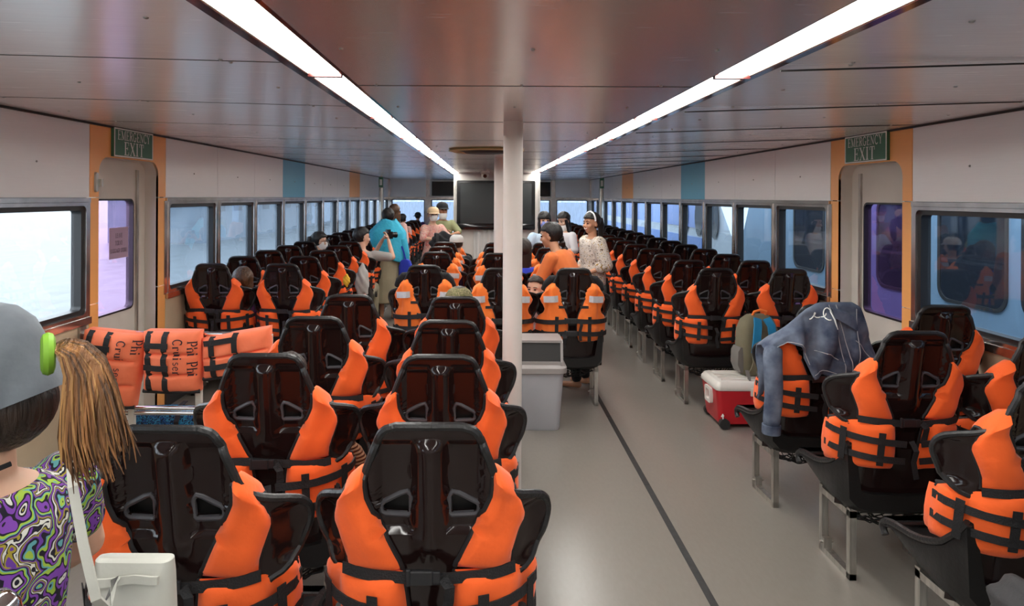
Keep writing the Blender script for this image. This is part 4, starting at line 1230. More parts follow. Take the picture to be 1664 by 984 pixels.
    if mask:
        mb = MB(); dz = -.045 if mask == 'chin' else 0
        rr = [ring((0, .026 + dy, zz + dz), rx, ry, 18, HM) for zz, rx, ry, dy in ((.000, .062, .074, -.006), (-.02, .066, .082, 0), (-.05, .064, .079, 0), (-.085, .050, .068, 0), (-.10, .036, .05, -.004))]
        mb.loft(rr)
        mm = M['mask_white'] if mask in ('white', 'chin') else M['mask_blue']
        mk = inst('face_mask', mb.mesh('face_mask', mm), R)
        for e in (-1, 1):
            mb = MB(); mb.tube([HM @ Vector((e * .06, .04, -.01 + dz)), HM @ Vector((e * .084, -.01, .006))], .002, 5); inst('ear_loop', mb.mesh('ear_loop', mm), mk)
    if glasses:
        mb = MB()
        for e in (-1, 1):
            mb.tube([HM @ Vector((e * .033 + .021 * math.cos(a), .100, .008 + .016 * math.sin(a))) for a in [2 * PI * i / 14 for i in range(14)]], .0022, 5, closed=True)
            mb.tube([HM @ Vector((e * .054, .098, .012)), HM @ Vector((e * .082, .0, .012))], .002, 5)
        mb.tube([HM @ Vector((-.012, .101, .010)), HM @ Vector((.012, .101, .010))], .002, 5)
        inst('glasses', mb.mesh('glasses', M['eye']), R)['kind'] = 'thing'
    if hat:
        mb = MB()
        rr = [ring((0, -.010, zz), rx, ry, 24, HM) for zz, rx, ry in ((.030 - hat_deep, .091 + hat_deep * .08, .110 + hat_deep * .08), (.030 - hat_deep * .5, .095 + hat_deep * .06, .114 + hat_deep * .06), (.032, .097, .116), (.05, .096, .115), (.08, .093, .110), (.11, .076, .090), (.13, .048, .058), (.138, .01, .012))]
        mb.loft(rr)
        ho = inst('hat', mb.mesh('hat', hatm), R)
        mb = MB()
        if hat == 'cap':
            top_ = []
            for th in [math.radians(a) for a in range(25, 156, 10)]:
                top_.append((th,))
            r0 = [HM @ Vector((.092 * math.cos(a[0]), -.010 + .11 * math.sin(a[0]), .036)) for a in top_]
            r1 = [HM @ Vector((.098 * math.cos(a[0]), -.010 + .11 * math.sin(a[0]) + .075 * math.sin(a[0]), .020)) for a in top_]
            up_ = HM.to_3x3() @ Vector((0, 0, .006))
            mb.loft([r0, r1, [p + up_ for p in r1], [p + up_ for p in r0], r0], closed=False)
        else:
            up_ = HM.to_3x3() @ Vector((0, 0, .005))
            r0 = ring((0, -.01, .036), .094, .113, 24, HM); r1 = ring((0, -.01, .015), .14, .16, 24, HM)
            mb.loft([r0, r1, [p + up_ for p in r1], [p + up_ for p in r0], r0], closed=True, cap=False)
        inst('hat_brim', mb.mesh('hat_brim', hatm), ho)
    R['_head'] = [float(q) for row_ in HM for q in row_]
    return R, HM, A, nb, Tm
M['mask_white'] = mat('white_face_mask', (0.78, 0.78, 0.76), 0.8); M['mask_blue'] = mat('blue_face_mask', (0.20, 0.26, 0.62), 0.8, noise=(30, 0.15))
M['turquoise'] = cloth('turquoise_shawl_cloth', (0.05, 0.42, 0.60), bump=(30, 0.9)); M['orange_shirt'] = cloth('burnt_orange_shirt', (0.62, 0.16, 0.045))
M['grey_tee'] = cloth('grey_tee_cloth', (0.34, 0.33, 0.31)); M['khaki'] = cloth('khaki_cloth', (0.34, 0.30, 0.20)); M['navy'] = cloth('navy_cloth', (0.02, 0.022, 0.035))
M['purple'] = cloth('deep_purple_cloth', (0.055, 0.02, 0.09)); M['royal'] = cloth('royal_blue_cloth', (0.03, 0.05, 0.45)); M['olive'] = cloth('olive_green_cloth', (0.26, 0.27, 0.14))
M['pale_blue'] = cloth('pale_blue_stripe_cloth', (0.45, 0.58, 0.70)); M['white_cloth'] = cloth('white_blouse_cloth', (0.66, 0.64, 0.66)); M['pale_pink'] = cloth('pale_pink_cloth', (0.62, 0.38, 0.34))
M['grey_cap'] = cloth('washed_grey_cap_cloth', (0.105, 0.118, 0.135), noise=(7, 0.45)); M['pale_cap'] = cloth('pale_grey_cap_cloth', (0.46, 0.45, 0.43)); M['beige_cap'] = cloth('beige_cap_cloth', (0.50, 0.36, 0.22)); M['black_cloth'] = cloth('black_cloth', (0.014, 0.014, 0.016))
M['kid_grey'] = cloth('grey_check_jumper_cloth', (0.36, 0.38, 0.40), noise=(40, 0.25)); M['brown_knit'] = mat('brown_ribbed_knit', (0.19, 0.075, 0.03), 0.9, bump=None)
n, l, b = nodes_of(M['brown_knit'])
tc = n.new('ShaderNodeTexCoord'); wv = n.new('ShaderNodeTexWave'); wv.wave_type = 'BANDS'; wv.bands_direction = 'Z'; wv.inputs['Scale'].default_value = 26; wv.inputs['Distortion'].default_value = 1.5
l.new(tc.outputs['Object'], wv.inputs['Vector']); bp = n.new('ShaderNodeBump'); bp.inputs['Strength'].default_value = 1; bp.inputs['Distance'].default_value = .01; l.new(wv.outputs['Fac'], bp.inputs['Height']); l.new(bp.outputs[0], b.inputs['Normal'])
def pattern(name, scale, stops, warp=1.5, mult=3.0, rough=.8):
    """printed fabric: warped cell distance through hard colour stops"""
    m = mat(name, (1, 1, 1), rough, 0, .25); n, l, b = nodes_of(m)
    tc = n.new('ShaderNodeTexCoord'); ns = n.new('ShaderNodeTexNoise'); ns.inputs['Scale'].default_value = scale * 1.3; l.new(tc.outputs['Object'], ns.inputs['Vector'])
    mx = n.new('ShaderNodeMix'); mx.data_type = 'RGBA'; mx.blend_type = 'LINEAR_LIGHT'; mx.inputs['Factor'].default_value = .04 * warp
    l.new(tc.outputs['Object'], mx.inputs['A']); l.new(ns.outputs['Color'], mx.inputs['B'])
    vo = n.new('ShaderNodeTexVoronoi'); vo.inputs['Scale'].default_value = scale; l.new(mx.outputs['Result'], vo.inputs['Vector'])
    mu = n.new('ShaderNodeMath'); mu.operation = 'MULTIPLY'; mu.inputs[1].default_value = mult; l.new(vo.outputs['Distance'], mu.inputs[0])
    fr = n.new('ShaderNodeMath'); fr.operation = 'FRACT'; l.new(mu.outputs[0], fr.inputs[0])
    cr = n.new('ShaderNodeValToRGB'); cr.color_ramp.interpolation = 'CONSTANT'; el = cr.color_ramp.elements
    el[0].position = 0; el[0].color = (*stops[0][1], 1); el[1].position = stops[1][0]; el[1].color = (*stops[1][1], 1)
    for p, c in stops[2:]:
        e = el.new(p); e.color = (*c, 1)
    l.new(fr.outputs[0], cr.inputs[0]); l.new(cr.outputs[0], b.inputs['Base Color'])
    return m
K = (0.012, 0.010, 0.02)
M['swirl'] = pattern('swirl_print_blouse', 11, [(0, (.55, .55, .5)), (.10, K), (.2, (.17, .05, .32)), (.36, K), (.45, (.28, .42, .05)), (.58, (.10, .30, .32)), (.66, K), (.76, (.12, .04, .28)), (.86, (.30, .24, .03)), (.94, K)], 3.0, 2.4)
M['floral'] = pattern('white_floral_blouse', 13, [(0, (.04, .02, .015)), (.14, (.5, .32, .04)), (.26, (.05, .03, .02)), (.31, (.62, .56, .5)), (.60, (.30, .25, .22)), (.66, (.62, .57, .5)), (.84, (.08, .06, .05)), (.90, (.62, .55, .48))], 5, 1.3)
M['pink_floral'] = pattern('pink_floral_dress', 18, [(0, (.55, .12, .10)), (.25, (.62, .30, .24)), (.5, (.55, .42, .34)), (.75, (.45, .10, .12)), (.9, (.6, .45, .38))], 3, 1.3)
M['camo'] = pattern('camouflage_cloth', 24, [(0, (.03, .035, .012)), (.3, (.16, .17, .06)), (.55, (.02, .02, .01)), (.72, (.34, .28, .15))], 6, 1.6)

# ---- the woman in the foreground at the left edge
R1, HM1, A1, nb1, T1 = person('woman in a grey cap and swirl-print blouse at the left edge, seen from behind', -.758, 1.03, (-.93, .30), 1.475, skin='skin_light', top=M['swirl'], sleeve=.55, top_grow=.010, bottom=M['navy'],
           hair='hair_dark', style='nape', hat='cap', hatm=M['grey_cap'], hat_deep=.075, hyaw=.25, hpitch=.38, vox=.006, arms={-1: ((-.20, .02, .98), (-.13, .2, .86)), 1: ((.20, .02, .98), (.13, .2, .86))})
Ri = Matrix.Translation(R1.location) @ Matrix.Rotation(R1.rotation_euler.z, 4, 'Z'); Ri = Ri.inverted()
rt = random.Random(3); mb = MB()
path = [(-.627, .98, 1.372), (-.605, .975, 1.386), (-.585, .97, 1.381), (-.570, .97, 1.357), (-.564, .97, 1.317), (-.559, .97, 1.273), (-.552, .97, 1.238), (-.544, .97, 1.205)]
wd = [.008, .013, .019, .028, .037, .042, .043, .040]
mbs = {0: MB(), 1: MB(), 2: MB()}
for q in range(620):
    a = rt.uniform(0, 2 * PI); rr_ = math.sqrt(rt.uniform(0, 1)); ln = rt.choice([5, 6, 6, 7, 7, 7, 8]); pts = []
    jit = rt.gauss(0, .008); ph = rt.uniform(0, 6.28); am = rt.uniform(.002, .007)
    N = ln * 2 - 1
    for i in range(N):
        k = i / 2; i0 = int(k); f = k - i0; P0, P1 = Vector(path[i0]), Vector(path[min(i0 + 1, 7)]); p = P0.lerp(P1, f); w_ = (wd[i0] * (1 - f) + wd[min(i0 + 1, 7)] * f) * rr_
        e = max(0, k - 3) / 4
        pts.append(Ri @ (p + Vector((w_ * math.cos(a) + jit * e + am * e * math.sin(1.3 * k + ph), .6 * w_ * math.sin(a), .5 * w_ * math.sin(a + .6) + am * e * math.cos(1.1 * k + ph)))))
    mbs[0 if math.sin(a) * rr_ > .25 or rt.random() < .30 else 1 if rt.random() < .82 else 2].tube(pts, [.0021] * (N - 3) + [.0018, .0012, .0005], 4)
mb = MB()
for k in (0, 1, 2):
    mb.cur = k; mb.add(mbs[k].v, mbs[k].f)
po = inst('ponytail', mb.mesh('ponytail', [M['hair_brown'], M['hair_tail'], M['hair_gold']]), R1); po['kind'] = 'stuff'; po['label'] = 'sun-bleached brown ponytail'
M['lime'] = mat('lime_green_hair_tie', (0.16, 0.34, 0.02), 0.6)
mb = MB(); c = Vector((-.628, .98, 1.372)); mb.tube([Ri @ (c + Vector((-.57 * .020 * math.sin(t), .82 * .020 * math.sin(t), .022 * math.cos(t)))) for t in [2 * PI * i / 20 for i in range(20)]], .009, 8, closed=True)
inst('hair_tie', mb.mesh('hair_tie', M['lime']), R1)['label'] = 'lime green hair tie'
mb = MB(); mb.tube([nb1 + Vector(p) for p in ((.0, -.058, .03), (-.045, -.042, .022), (-.066, .0, .008), (-.078, .035, -.025), (-.07, .07, -.06), (-.04, .10, -.11))], .004, 8); inst('neck_cord', mb.mesh('neck_cord', M['black_cloth']), R1)
# bag on her shoulder
M['bag_white'] = mat('off_white_leather', (0.50, 0.50, 0.45), 0.5, bump=(20, .2))
BG = thing('shoulder_bag', 'off-white leather bag hanging from the shoulder of the capped woman', 'bag', (-.578, 1.13, .685))
mb = MB(); mb.loft([rrect(-w_, w_, -d_, d_, d_ * .9, 4) and [(px, py, zz) for px, py in rrect(-w_, w_, -d_, d_, d_ * .9, 4)] for zz, w_, d_ in ((0, .055, .03), (.03, .065, .045), (.2, .066, .042), (.29, .064, .028), (.315, .063, .016), (.318, .06, .008))])
mb.build('bag_body', M['bag_white'], BG)
mb = MB(); mb.ribbon([(-.056 + .112 * i / 8, -.030 - .004 * math.sin(i), .292 + .006 * i / 8) for i in range(9)], (0, -1, .2), .012, .006); mb.build('bag_piping', M['bag_white'], BG)
mb = MB(); mb.ribbon([(-.01, -.04, .30), (.024, -.13, .312), (.024, -.155, .34), (.007, -.158, .42), (-.013, -.15, .495), (-.055, -.09, .54)], [(.3, -1, .3), (.4, -1, .0), (.4, -1, .0), (.4, -1, .2), (.4, -.8, .6), (.3, -.2, 1)], .013, .005); mb.build('bag_strap', M['bag_white'], BG)

# ---- seated and standing passengers
def seat_at(k, dx=0.0, dy=.26):
    c = SEATS[k]; return c.location.x + dx, c.location.y + dy
x, y = seat_at(('near centre block', 'l', 1), .02); 
person('passenger in a brown ribbed sweater seated low, second row left of centre', x, y, (.05, 1), 1.18, True, -.10, top=M['brown_knit'], sleeve=1.9, hair='hair_dark', style='short', detail=False, vox=.008, bottom=M['navy'],
       arms={1: ((.235, .02, .60), (.17, .24, .56)), -1: ((-.2, .02, .60), (-.15, .22, .56))}, top_grow=.02)
x, y = seat_at(('near centre block', 'r', 3), .01)
person('passenger in a camouflage bucket hat seated in the near centre block', x, y, (0, 1), 1.33, True, -.08, hat='bucket', hatm=M['camo'], top=M['olive'], hair='hair_dark', detail=False, bottom=M['khaki'])
person('small child with brown bobbed hair and purple top seated by the left windows', -2.0, 5.62, (-.35, .94), 1.10, True, 0, child=True, top=M['purple'], sleeve=1.8, hair='hair_brown', style='long', detail=False, skin='skin_light', bottom=M['purple'])
x, y = seat_at(('far left block', 'w', 4), .10)
person('woman in glasses and white mask seated at the left windows', x, y, (.95, .3), 1.5, True, 0, top=M['pale_blue'], hair='hair_black', style='pony', mask='white', glasses=True, skin='skin_light', bottom=M['navy'])
x, y = seat_at(('far left block', 'a', 4), .10)
RM, HMm, Am, _, _ = person('man in a grey tee photographing with a black camera from the left aisle seats', x, y, (.0, 1), 1.62, True, .05, top=M['grey_tee'], sleeve=.8, hair='hair_black', style='short', female=False, bottom=M['khaki'], skin='skin_light', curl=.9, hyaw=-1.0,
       arms={1: ((.378, .027, .86), (.311, .127, 1.06)), -1: ((.098, .305, .86), (.22, .254, 1.06))})
PC = thing('photo_camera', 'black camera held up to the face of the man in grey', 'camera', RM.location + Matrix.Rotation(RM.rotation_euler.z, 3, 'Z') @ Vector((.298, .218, 1.12)), RM.rotation_euler.z - 1.0)
MB().box(-.065, .065, -.03, .03, -.045, .045).build('camera_body', M['tv_body'], PC, smooth=False)
MB().box(-.025, .025, -.03, .02, .045, .07).build('viewfinder', M['tv_body'], PC, smooth=False)
mb = MB(); mb.tube([(0, .03, 0), (0, .08, 0), (0, .085, 0), (0, .11, 0)], [.032, .032, .037, .037], 18); mb.build('lens', M['tv_body'], PC)
RS, HMs, As, nbs, Ts = person('woman wrapped in a turquoise shawl standing in the left aisle, back turned', -1.285, 8.95, (-.1, 1), 1.50, top=M['olive'], hair='hair_black', style='short', detail=False, bottom=M['khaki'], skirt=True, arms={1: ((.19, .08, .98), (.03, .2, .95)), -1: ((-.19, .08, .98), (-.03, .2, .95))})
mb = MB(); rr_ = []
for i in range(22):
    q = i / 21; zz = 1.30 - .50 * q
    rx = .10 + .13 * min(1, q * 3.2) + .02 * q; ry = .09 + .055 * min(1, q * 3) + .02 * q
    rr_.append([(rx * math.cos(t) + .006 * math.sin(9 * t + 3 * q), -.01 + ry * math.sin(t) + .008 * math.sin(7 * t + 5 * q) * q, zz + .012 * math.sin(3 * t + 1) - .06 * q * math.cos(t)) for t in [2 * PI * j / 48 for j in range(48)]])
mb.loft(rr_, True, False)
mb.tube([(.20, -.08, 1.05), (.23, -.07, .85), (.235, -.05, .70), (.23, -.04, .60)], [.05, .055, .05, .03], 10)
inst('shawl', with_mods(mb.mesh('shawl', M['turquoise']), [('SOLIDIFY', dict(thickness=.006))]), RS)
HB = thing('hand_bag', 'royal blue bag hanging at the side of the shawled woman', 'bag', (-1.04, 8.85, .50))
mb = MB(); mb.loft([[(px * k, py, zz) for px, py in rrect(-.09, .09, -.05, .05, .045, 4)] for zz, k in ((0, .6), (.04, 1), (.2, 1), (.27, .7), (.29, .3))]); mb.build('bag_body', M['royal'], HB)
mb = MB(); mb.ribbon([(0, -.02, .29), (-.02, -.03, .38), (-.05, -.02, .46)], (0, -1, 0), .02, .004); mb.build('bag_strap', M['royal'], HB)
person('long-haired woman in a pale pink top ahead of the shawled woman', -1.36, 10.1, (.3, 1), 1.54, top=M['pale_pink'], hair='hair_brown', style='long', detail=False, bottom=M['navy'], vox=.013)
person('dark-haired passenger standing among the far left seats', -1.58, 12.9, (.3, 1), 1.32, top=M['pale_pink'], hair='hair_black', style='short', detail=False, vox=.015, bottom=M['navy'])
person('passenger in a dark cap at the very front of the left seats', -1.60, 16.0, (0, 1), 1.28, top=M['purple'], hat='bucket', hatm=M['black_cloth'], hair='hair_black', detail=False, vox=.015, bottom=M['navy'])
person('woman in beige cap, white mask and pink floral dress near the television', -.80, 10.25, (.55, -.83), 1.50, top=M['pink_floral'], sleeve=1.2, hair='hair_dark', style='short', hat='cap', hatm=M['beige_cap'], mask='white', bottom=M['pink_floral'], skirt=True, glasses=True, skin='skin_light', hyaw=-.25,
       arms={-1: ((-.20, .12, 1.0), (.02, .3, 1.02)), 1: ((.20, .06, .98), (.10, .28, .98))})
person('man in black cap and olive shirt hugging the woman in pink', -.68, 10.62, (.1, -1), 1.57, top=M['olive'], sleeve=.9, hair='hair_black', style='short', hat='cap', hatm=M['black_cloth'], female=False, bottom=M['navy'], skin='skin', mask='chin', hyaw=.3,
       arms={-1: ((-.26, .1, 1.05), (-.12, .28, 1.02)), 1: ((.24, .12, 1.02), (.0, .28, 1.08))})
x, y = seat_at(('far centre block', 'l', 3), .13)
person('passenger in a pale grey cap seated in the far centre block', x, y, (.2, 1), 1.45, True, 0, top=M['black_cloth'], sleeve=1.8, hat='cap', hatm=M['pale_cap'], hair='hair_dark', detail=False, bottom=M['navy'])
RO, HMo, Ao, nbo, To = person('woman in a burnt orange shirt with braided hair bending over a child', .80, 5.78, (-.80, .60), 1.51, lean=.56, top=M['orange_shirt'], sleeve=1.75, hair='hair_black', style='braid', skin='skin', bottom=M['black_cloth'], vox=.008, hpitch=.1, hyaw=.25, shoes=False,
       arms={1: ((.20, .28, .86), (.15, .44, .72)), -1: ((-.19, .30, .86), (-.12, .46, .70))})
person('toddler in a grey check jumper standing between two front seats', .405, 5.52, (-.45, -.89), .96, child=True, top=M['kid_grey'], sleeve=1.7, hair='hair_dark', style='short', skin='skin_light', bottom=M['kid_grey'], vox=.007, top_grow=.012)
person('woman in a blue face mask and pale blue off-shoulder top', .715, 8.40, (.1, -1), 1.475, top=M['pale_blue'], sleeve=1.3, hair='hair_black', style='fringe', mask='blue', skin='skin_light', bottom=M['navy'],
       arms={-1: ((-.20, .0, .95), (-.1, .22, .95)), 1: ((.24, .05, .95), (.12, .25, .98))}, vox=.009)
person('woman in a white blouse with long black hair glancing down', 1.02, 8.9, (-.75, -.66), 1.46, top=M['white_cloth'], sleeve=1.1, hair='hair_black', style='long', mask='chin', skin='skin_light', bottom=M['navy'], hpitch=.25, vox=.009,
       arms={-1: ((-.20, .02, .93), (-.08, .22, .90)), 1: ((.20, .04, .93), (.02, .24, .92))})
RF, HMf, Af, nbf, Tf = person('smiling woman in a white floral blouse and hairband in the right aisle', 1.10, 7.05, (-.92, -.30), 1.50, top=M['floral'], sleeve=1.25, top_grow=.035, hair='hair_black', style='pony', skin='skin', bottom=M['black_cloth'], smile=True, hyaw=.25, vox=.008,
       arms={1: ((.22, -.04, .92), (.14, .16, .82)), -1: ((-.22, -.04, .92), (-.14, .16, .82))})
mb = MB(); mb.tube([HMf @ Vector((.091 * math.cos(a), .018, .034 + .102 * math.sin(a))) for a in [PI * i / 16 for i in range(17)]], .009, 8); inst('hairband', mb.mesh('hairband', M['white_cloth']), RF)
x, y = seat_at(('far centre block', 'r', 1), -.30, .24)
person('dark-haired passenger in a royal blue jacket seated just right of the pillar', x, y, (-.1, 1), 1.55, True, 0, top=M['royal'], sleeve=1.8, hair='hair_dark', style='long', detail=False, bottom=M['navy'])
# ================================================================== PROPS
# waste bin
WB = thing('waste_bin', 'grey plastic waste bin with hooded flap lid beside the front pillar', 'bin', (.375, 4.82, 0))
def rr_ring(hx, hy, z, r, n=5): return [(a, b_, z) for a, b_ in rrect(-hx, hx, -hy, hy, r, n)]
mb = MB(); mb.loft([rr_ring(.135, .13, .0, .04), rr_ring(.14, .135, .012, .045), rr_ring(.165, .16, .40, .05), rr_ring(.168, .163, .43, .05)]); mb.build('bin_body', M['grey_plastic'], WB)
mb = MB(); mb.loft([rr_ring(.172, .167, .395, .05), rr_ring(.185, .18, .40, .055), rr_ring(.185, .18, .435, .055), rr_ring(.165, .16, .455, .05), rr_ring(.16, .155, .455, .05)]); mb.build('bin_rim', M['grey_lid'], WB)
mb = MB()
side_ = [(-.155, .45), (-.125, .60), (-.10, .615), (.10, .615), (.125, .60), (.155, .45)]
for sx in (-1, 1):
    x0, x1 = sorted((sx * .158, sx * .140)); mb.extrude_poly(side_, 'x', x0, x1)
mb.box(-.15, .15, -.125, .125, .600, .616); mb.box(-.15, .15, -.158, -.14, .45, .475)
mb.build('bin_hood', M['grey_lid'], WB, smooth=False)
MB().loft([[(-.139, -.14, .47), (.139, -.14, .47), (.139, -.112, .60), (-.139, -.112, .60)], [(-.139, -.125, .47), (.139, -.125, .47), (.139, -.10, .60), (-.139, -.10, .60)]]).build('bin_flap', M['dark_in'], WB, smooth=False)

# cooler with a backpack standing on it
CB = thing('cooler_box', 'red wheeled cooler box with white lid on the right aisle floor', 'cooler', (1.85, 4.90, 0))
mb = MB(); mb.loft([rr_ring(.215, .15, .03, .03), rr_ring(.222, .157, .05, .035), rr_ring(.245, .178, .255, .035), rr_ring(.248, .18, .265, .035)]); mb.build('cooler_body', M['red_plastic'], CB)
mb = MB(); mb.loft([rr_ring(.25, .182, .268, .035), rr_ring(.252, .185, .275, .035), rr_ring(.25, .183, .300, .035), rr_ring(.23, .163, .325, .03), rr_ring(.2, .14, .326, .03), rr_ring(.195, .135, .320, .03)]); mb.build('cooler_lid', M['white_plastic'], CB)
for k in range(3):
    MB().box(-.19, .16, -.10 + .075 * k, -.06 + .075 * k, .319, .328).build('lid_rib', M['white_plastic'], CB, smooth=False)
mb = MB(); frame_mesh(mb, rrect(-.075, .045, .15, .26, .015, 3), rrect(-.05, .02, .172, .238, .01, 3), lambda u, w, d: (-.262 + d, u, w), .022); mb.build('side_handle', M['white_plastic'], CB, smooth=False)
MB().box(-.015, .045, -.192, -.178, .235, .285).build('lid_latch', M['white_plastic'], CB, smooth=False)
for sy in (-.13, .13):
    mb = MB(); mb.tube([(-.228, sy - .03, .035), (-.190, sy - .03, .035)], .036, 18) if False else mb.tube([(-.19, sy * 1.12, .036), (-.19, sy * 1.12 + (.035 if sy > 0 else -.035), .036)], .036, 18); mb.build('wheel', M['black_tyre'], CB)
mb = MB()
for a, b_ in (((-.226, -.159), (-.216, -.166)),):
    mb.ribbon([(-.213, -.1685, .085), (-.203, -.1695, .105), (-.196, -.170, .09)], (0, -1, 0), .008, .001); mb.ribbon([(-.203, -.1705, .105), (-.201, -.1695, .068)], (0, -1, 0), .008, .001)
o = mb.build('cooler_mark', M['sign_white'], CB, smooth=False); o['kind'] = 'stuff'
M['yellow_strap'] = mat('yellow_webbing', (0.50, 0.30, 0.06), 0.7)
mb = MB(); mb.ribbon([(.145, .05, .333), (.145, -.15, .329), (.145, -.189, .31), (.145, -.188, .26), (.145, -.175, .15), (.145, -.165, .06)], [(0, 0, 1), (0, -.2, 1), (0, -1, .5), (0, -1, 0), (0, -1, 0), (0, -1, 0)], .04, .003); mb.build('cargo_strap', M['yellow_strap'], CB)

M['olive_pack'] = cloth('olive_grey_pack_cloth', (0.17, 0.155, 0.10)); M['grey_pack'] = cloth('taupe_pack_cloth', (0.17, 0.16, 0.145)); M['blue_pack'] = cloth('bright_blue_pack_cloth', (0.02, 0.22, 0.42))
BP = thing('backpack', 'olive backpack with blue shoulder straps standing on the red cooler', 'backpack', (1.97, 4.95, .332), .12)
mb = MB(); mb.loft([[(px, py, z) for px, py in rrect(-w_, w_, -d_, d_ * 1.2, min(d_, w_) * .75, 5)] for z, w_, d_ in ((0, .115, .06), (.03, .135, .075), (.2, .145, .08), (.32, .14, .075), (.39, .115, .06), (.425, .075, .035), (.432, .04, .015))]); mb.build('pack_body', M['olive_pack'], BP)
for sx in (-1, 1):
    mb = MB(); mb.loft([[(sx * (.142 + .03 * k) , py, z) for py in (-.05, .0, .06)] + [(sx * .13, py, z) for py in (.06, 0, -.05)] for z, k in ((.02, .2), (.08, 1), (.17, .9), (.2, .3))]); mb.build('side_pocket', M['grey_pack'], BP)
    mb = MB(); pts = [(sx * .035, -.06, .405), (sx * .05, -.095, .36), (sx * .062, -.102, .26), (sx * .070, -.098, .17), ]
    mb.ribbon(pts, (0, -1, .1), .055, .014); mb.build('shoulder_strap', M['blue_pack'], BP)
    mb = MB(); mb.ribbon([(sx * .070, -.098, .17), (sx * .062, -.104, .11), (sx * .075, -.098, .055), (sx * .09, -.085, .02)], (0, -1, .1), .052, .012); mb.build('strap_end', M['olive_pack'], BP)
MB().box(-.07, -.04, -.108, -.104, .10, .15).build('strap_badge', M['black_cloth'], BP, smooth=False)
mb = MB(); mb.tube([(-.05, -.02, .42), (-.045, -.04, .455), (0, -.045, .468), (.045, -.04, .455), (.05, -.02, .42)], .009, 8); mb.build('carry_handle', M['orange_b'], BP)
for x_, L_ in ((-.05, .21), (-.13, .09)):
    mb = MB(); mb.ribbon([(x_, -.10, .05), (x_ - .005, -.13, .01), (x_ - .01, -.19 if L_ > .1 else -.15, -.03 if L_ > .1 else .005), (x_ - .02, -.20 if L_ > .1 else -.16, -.05 - L_ * .8 if L_ > .1 else -.0)], (0, -1, .2), .028, .003); mb.build('loose_strap', M['grey_pack'], BP)
mb = MB(); mb.ball((.155, -.16, .0), (.085, .075, .105), 18, 12); so = mb.build('stuff_sack', M['blue_pack'], BP); so['label'] = 'bright blue stuff sack'
mb = MB(); mb.tube([(.13, -.10, .20), (.14, -.14, .14), (.15, -.16, .10)], .008, 8); mb.build('sack_cord', M['black_cloth'], so)

# denim jacket thrown over a seat of the near right block
def denim():
    m = mat('washed_blue_denim', (0.13, 0.18, 0.27), 0.85, 0, .2); n, l, b = nodes_of(m)
    tc = n.new('ShaderNodeTexCoord'); t = n.new('ShaderNodeTexNoise'); t.inputs['Scale'].default_value = 9; t.inputs['Detail'].default_value = 8; l.new(tc.outputs['Object'], t.inputs['Vector'])
    cr = n.new('ShaderNodeValToRGB'); cr.color_ramp.elements[0].position = .32; cr.color_ramp.elements[0].color = (.045, .060, .105, 1); cr.color_ramp.elements[1].position = .70; cr.color_ramp.elements[1].color = (.21, .25, .32, 1)
    l.new(t.outputs['Fac'], cr.inputs[0]); l.new(cr.outputs[0], b.inputs['Base Color'])
    w = n.new('ShaderNodeTexWave'); w.inputs['Scale'].default_value = 130; l.new(tc.outputs['Object'], w.inputs['Vector'])
    t2 = n.new('ShaderNodeTexNoise'); t2.inputs['Scale'].default_value = 22; l.new(tc.outputs['Object'], t2.inputs['Vector'])
    ad = n.new('ShaderNodeMath'); ad.operation = 'MULTIPLY_ADD'; ad.inputs[1].default_value = .12; l.new(w.outputs['Fac'], ad.inputs[0]); l.new(t2.outputs['Fac'], ad.inputs[2])
    bp = n.new('ShaderNodeBump'); bp.inputs['Strength'].default_value = .55; bp.inputs['Distance'].default_value = .01; l.new(ad.outputs[0], bp.inputs['Height']); l.new(bp.outputs[0], b.inputs['Normal'])
    return m
M['denim'] = denim(); M['stitch'] = mat('pale_denim_stitch', (0.42, 0.44, 0.47), .8)
cs = SEATS[('near right block', 'a', 3)]
DJ = thing('denim_jacket', 'washed blue denim jacket thrown over a right aisle seat near the red cooler', 'jacket', (cs.location.x, cs.location.y, 0))
ztop = [(-.30, .855), (-.25, .90), (-.18, .965), (-.10, 1.05), (-.04, 1.082), (.12, 1.085), (.165, 1.06), (.20, .985), (.25, .86), (.285, .79)]
zbot = [(-.30, .80), (-.255, .862), (-.20, .885), (-.15, .875), (-.115, .83), (-.095, .76), (-.075, .70), (0, .715), (.08, .69), (.16, .675), (.22, .70), (.285, .735)]
def jsurf(x, v):
    zt, zb = lerp_tab(ztop, x), lerp_tab(zbot, x); z = zt + (zb - zt) * v
    fold = .018 * math.sin(19 * x + 11 * z) + .013 * math.sin(43 * x - 17 * z + 1) * v + .012 * math.sin(27 * z + 9 * x) * v + .006 * math.sin(70 * x + 38 * z) * v
    y = min(y_s(min(max(x, -.28), .28), z), y0(z) + .03) - .022 - .034 * min(1, v * 2.5) - .035 * v * sst(.05, -.10, x) + fold * min(1, v * 3)
    return (x, y - .03 * sst(.1, .28, x) * v, z)
mb = MB(); nu, nv = 64, 36; g_ = [[jsurf(-.30 + .585 * i / nu, j / nv) for i in range(nu + 1)] for j in range(nv + 1)]
fr_ = []
for j in range(1, 15):   # the part falling down the front side of the seat
    q = j / 14; r_ = []
    for i in range(nu + 1):
        x = -.30 + .585 * i / nu; p = jsurf(x, 0); r_.append((x * (1 - .05 * q), p[1] + .03 + .05 * min(1, q * 4) + .02 * math.sin(17 * x + 5 * q), p[2] + .01 * (q < .1) - .30 * q))
    fr_.insert(0, r_)
allr = fr_ + g_; n_ = nu + 1
mb.add([p for r in allr for p in r], [(a * n_ + i, a * n_ + i + 1, (a + 1) * n_ + i + 1, (a + 1) * n_ + i) for a in range(len(allr) - 1) for i in range(nu)])
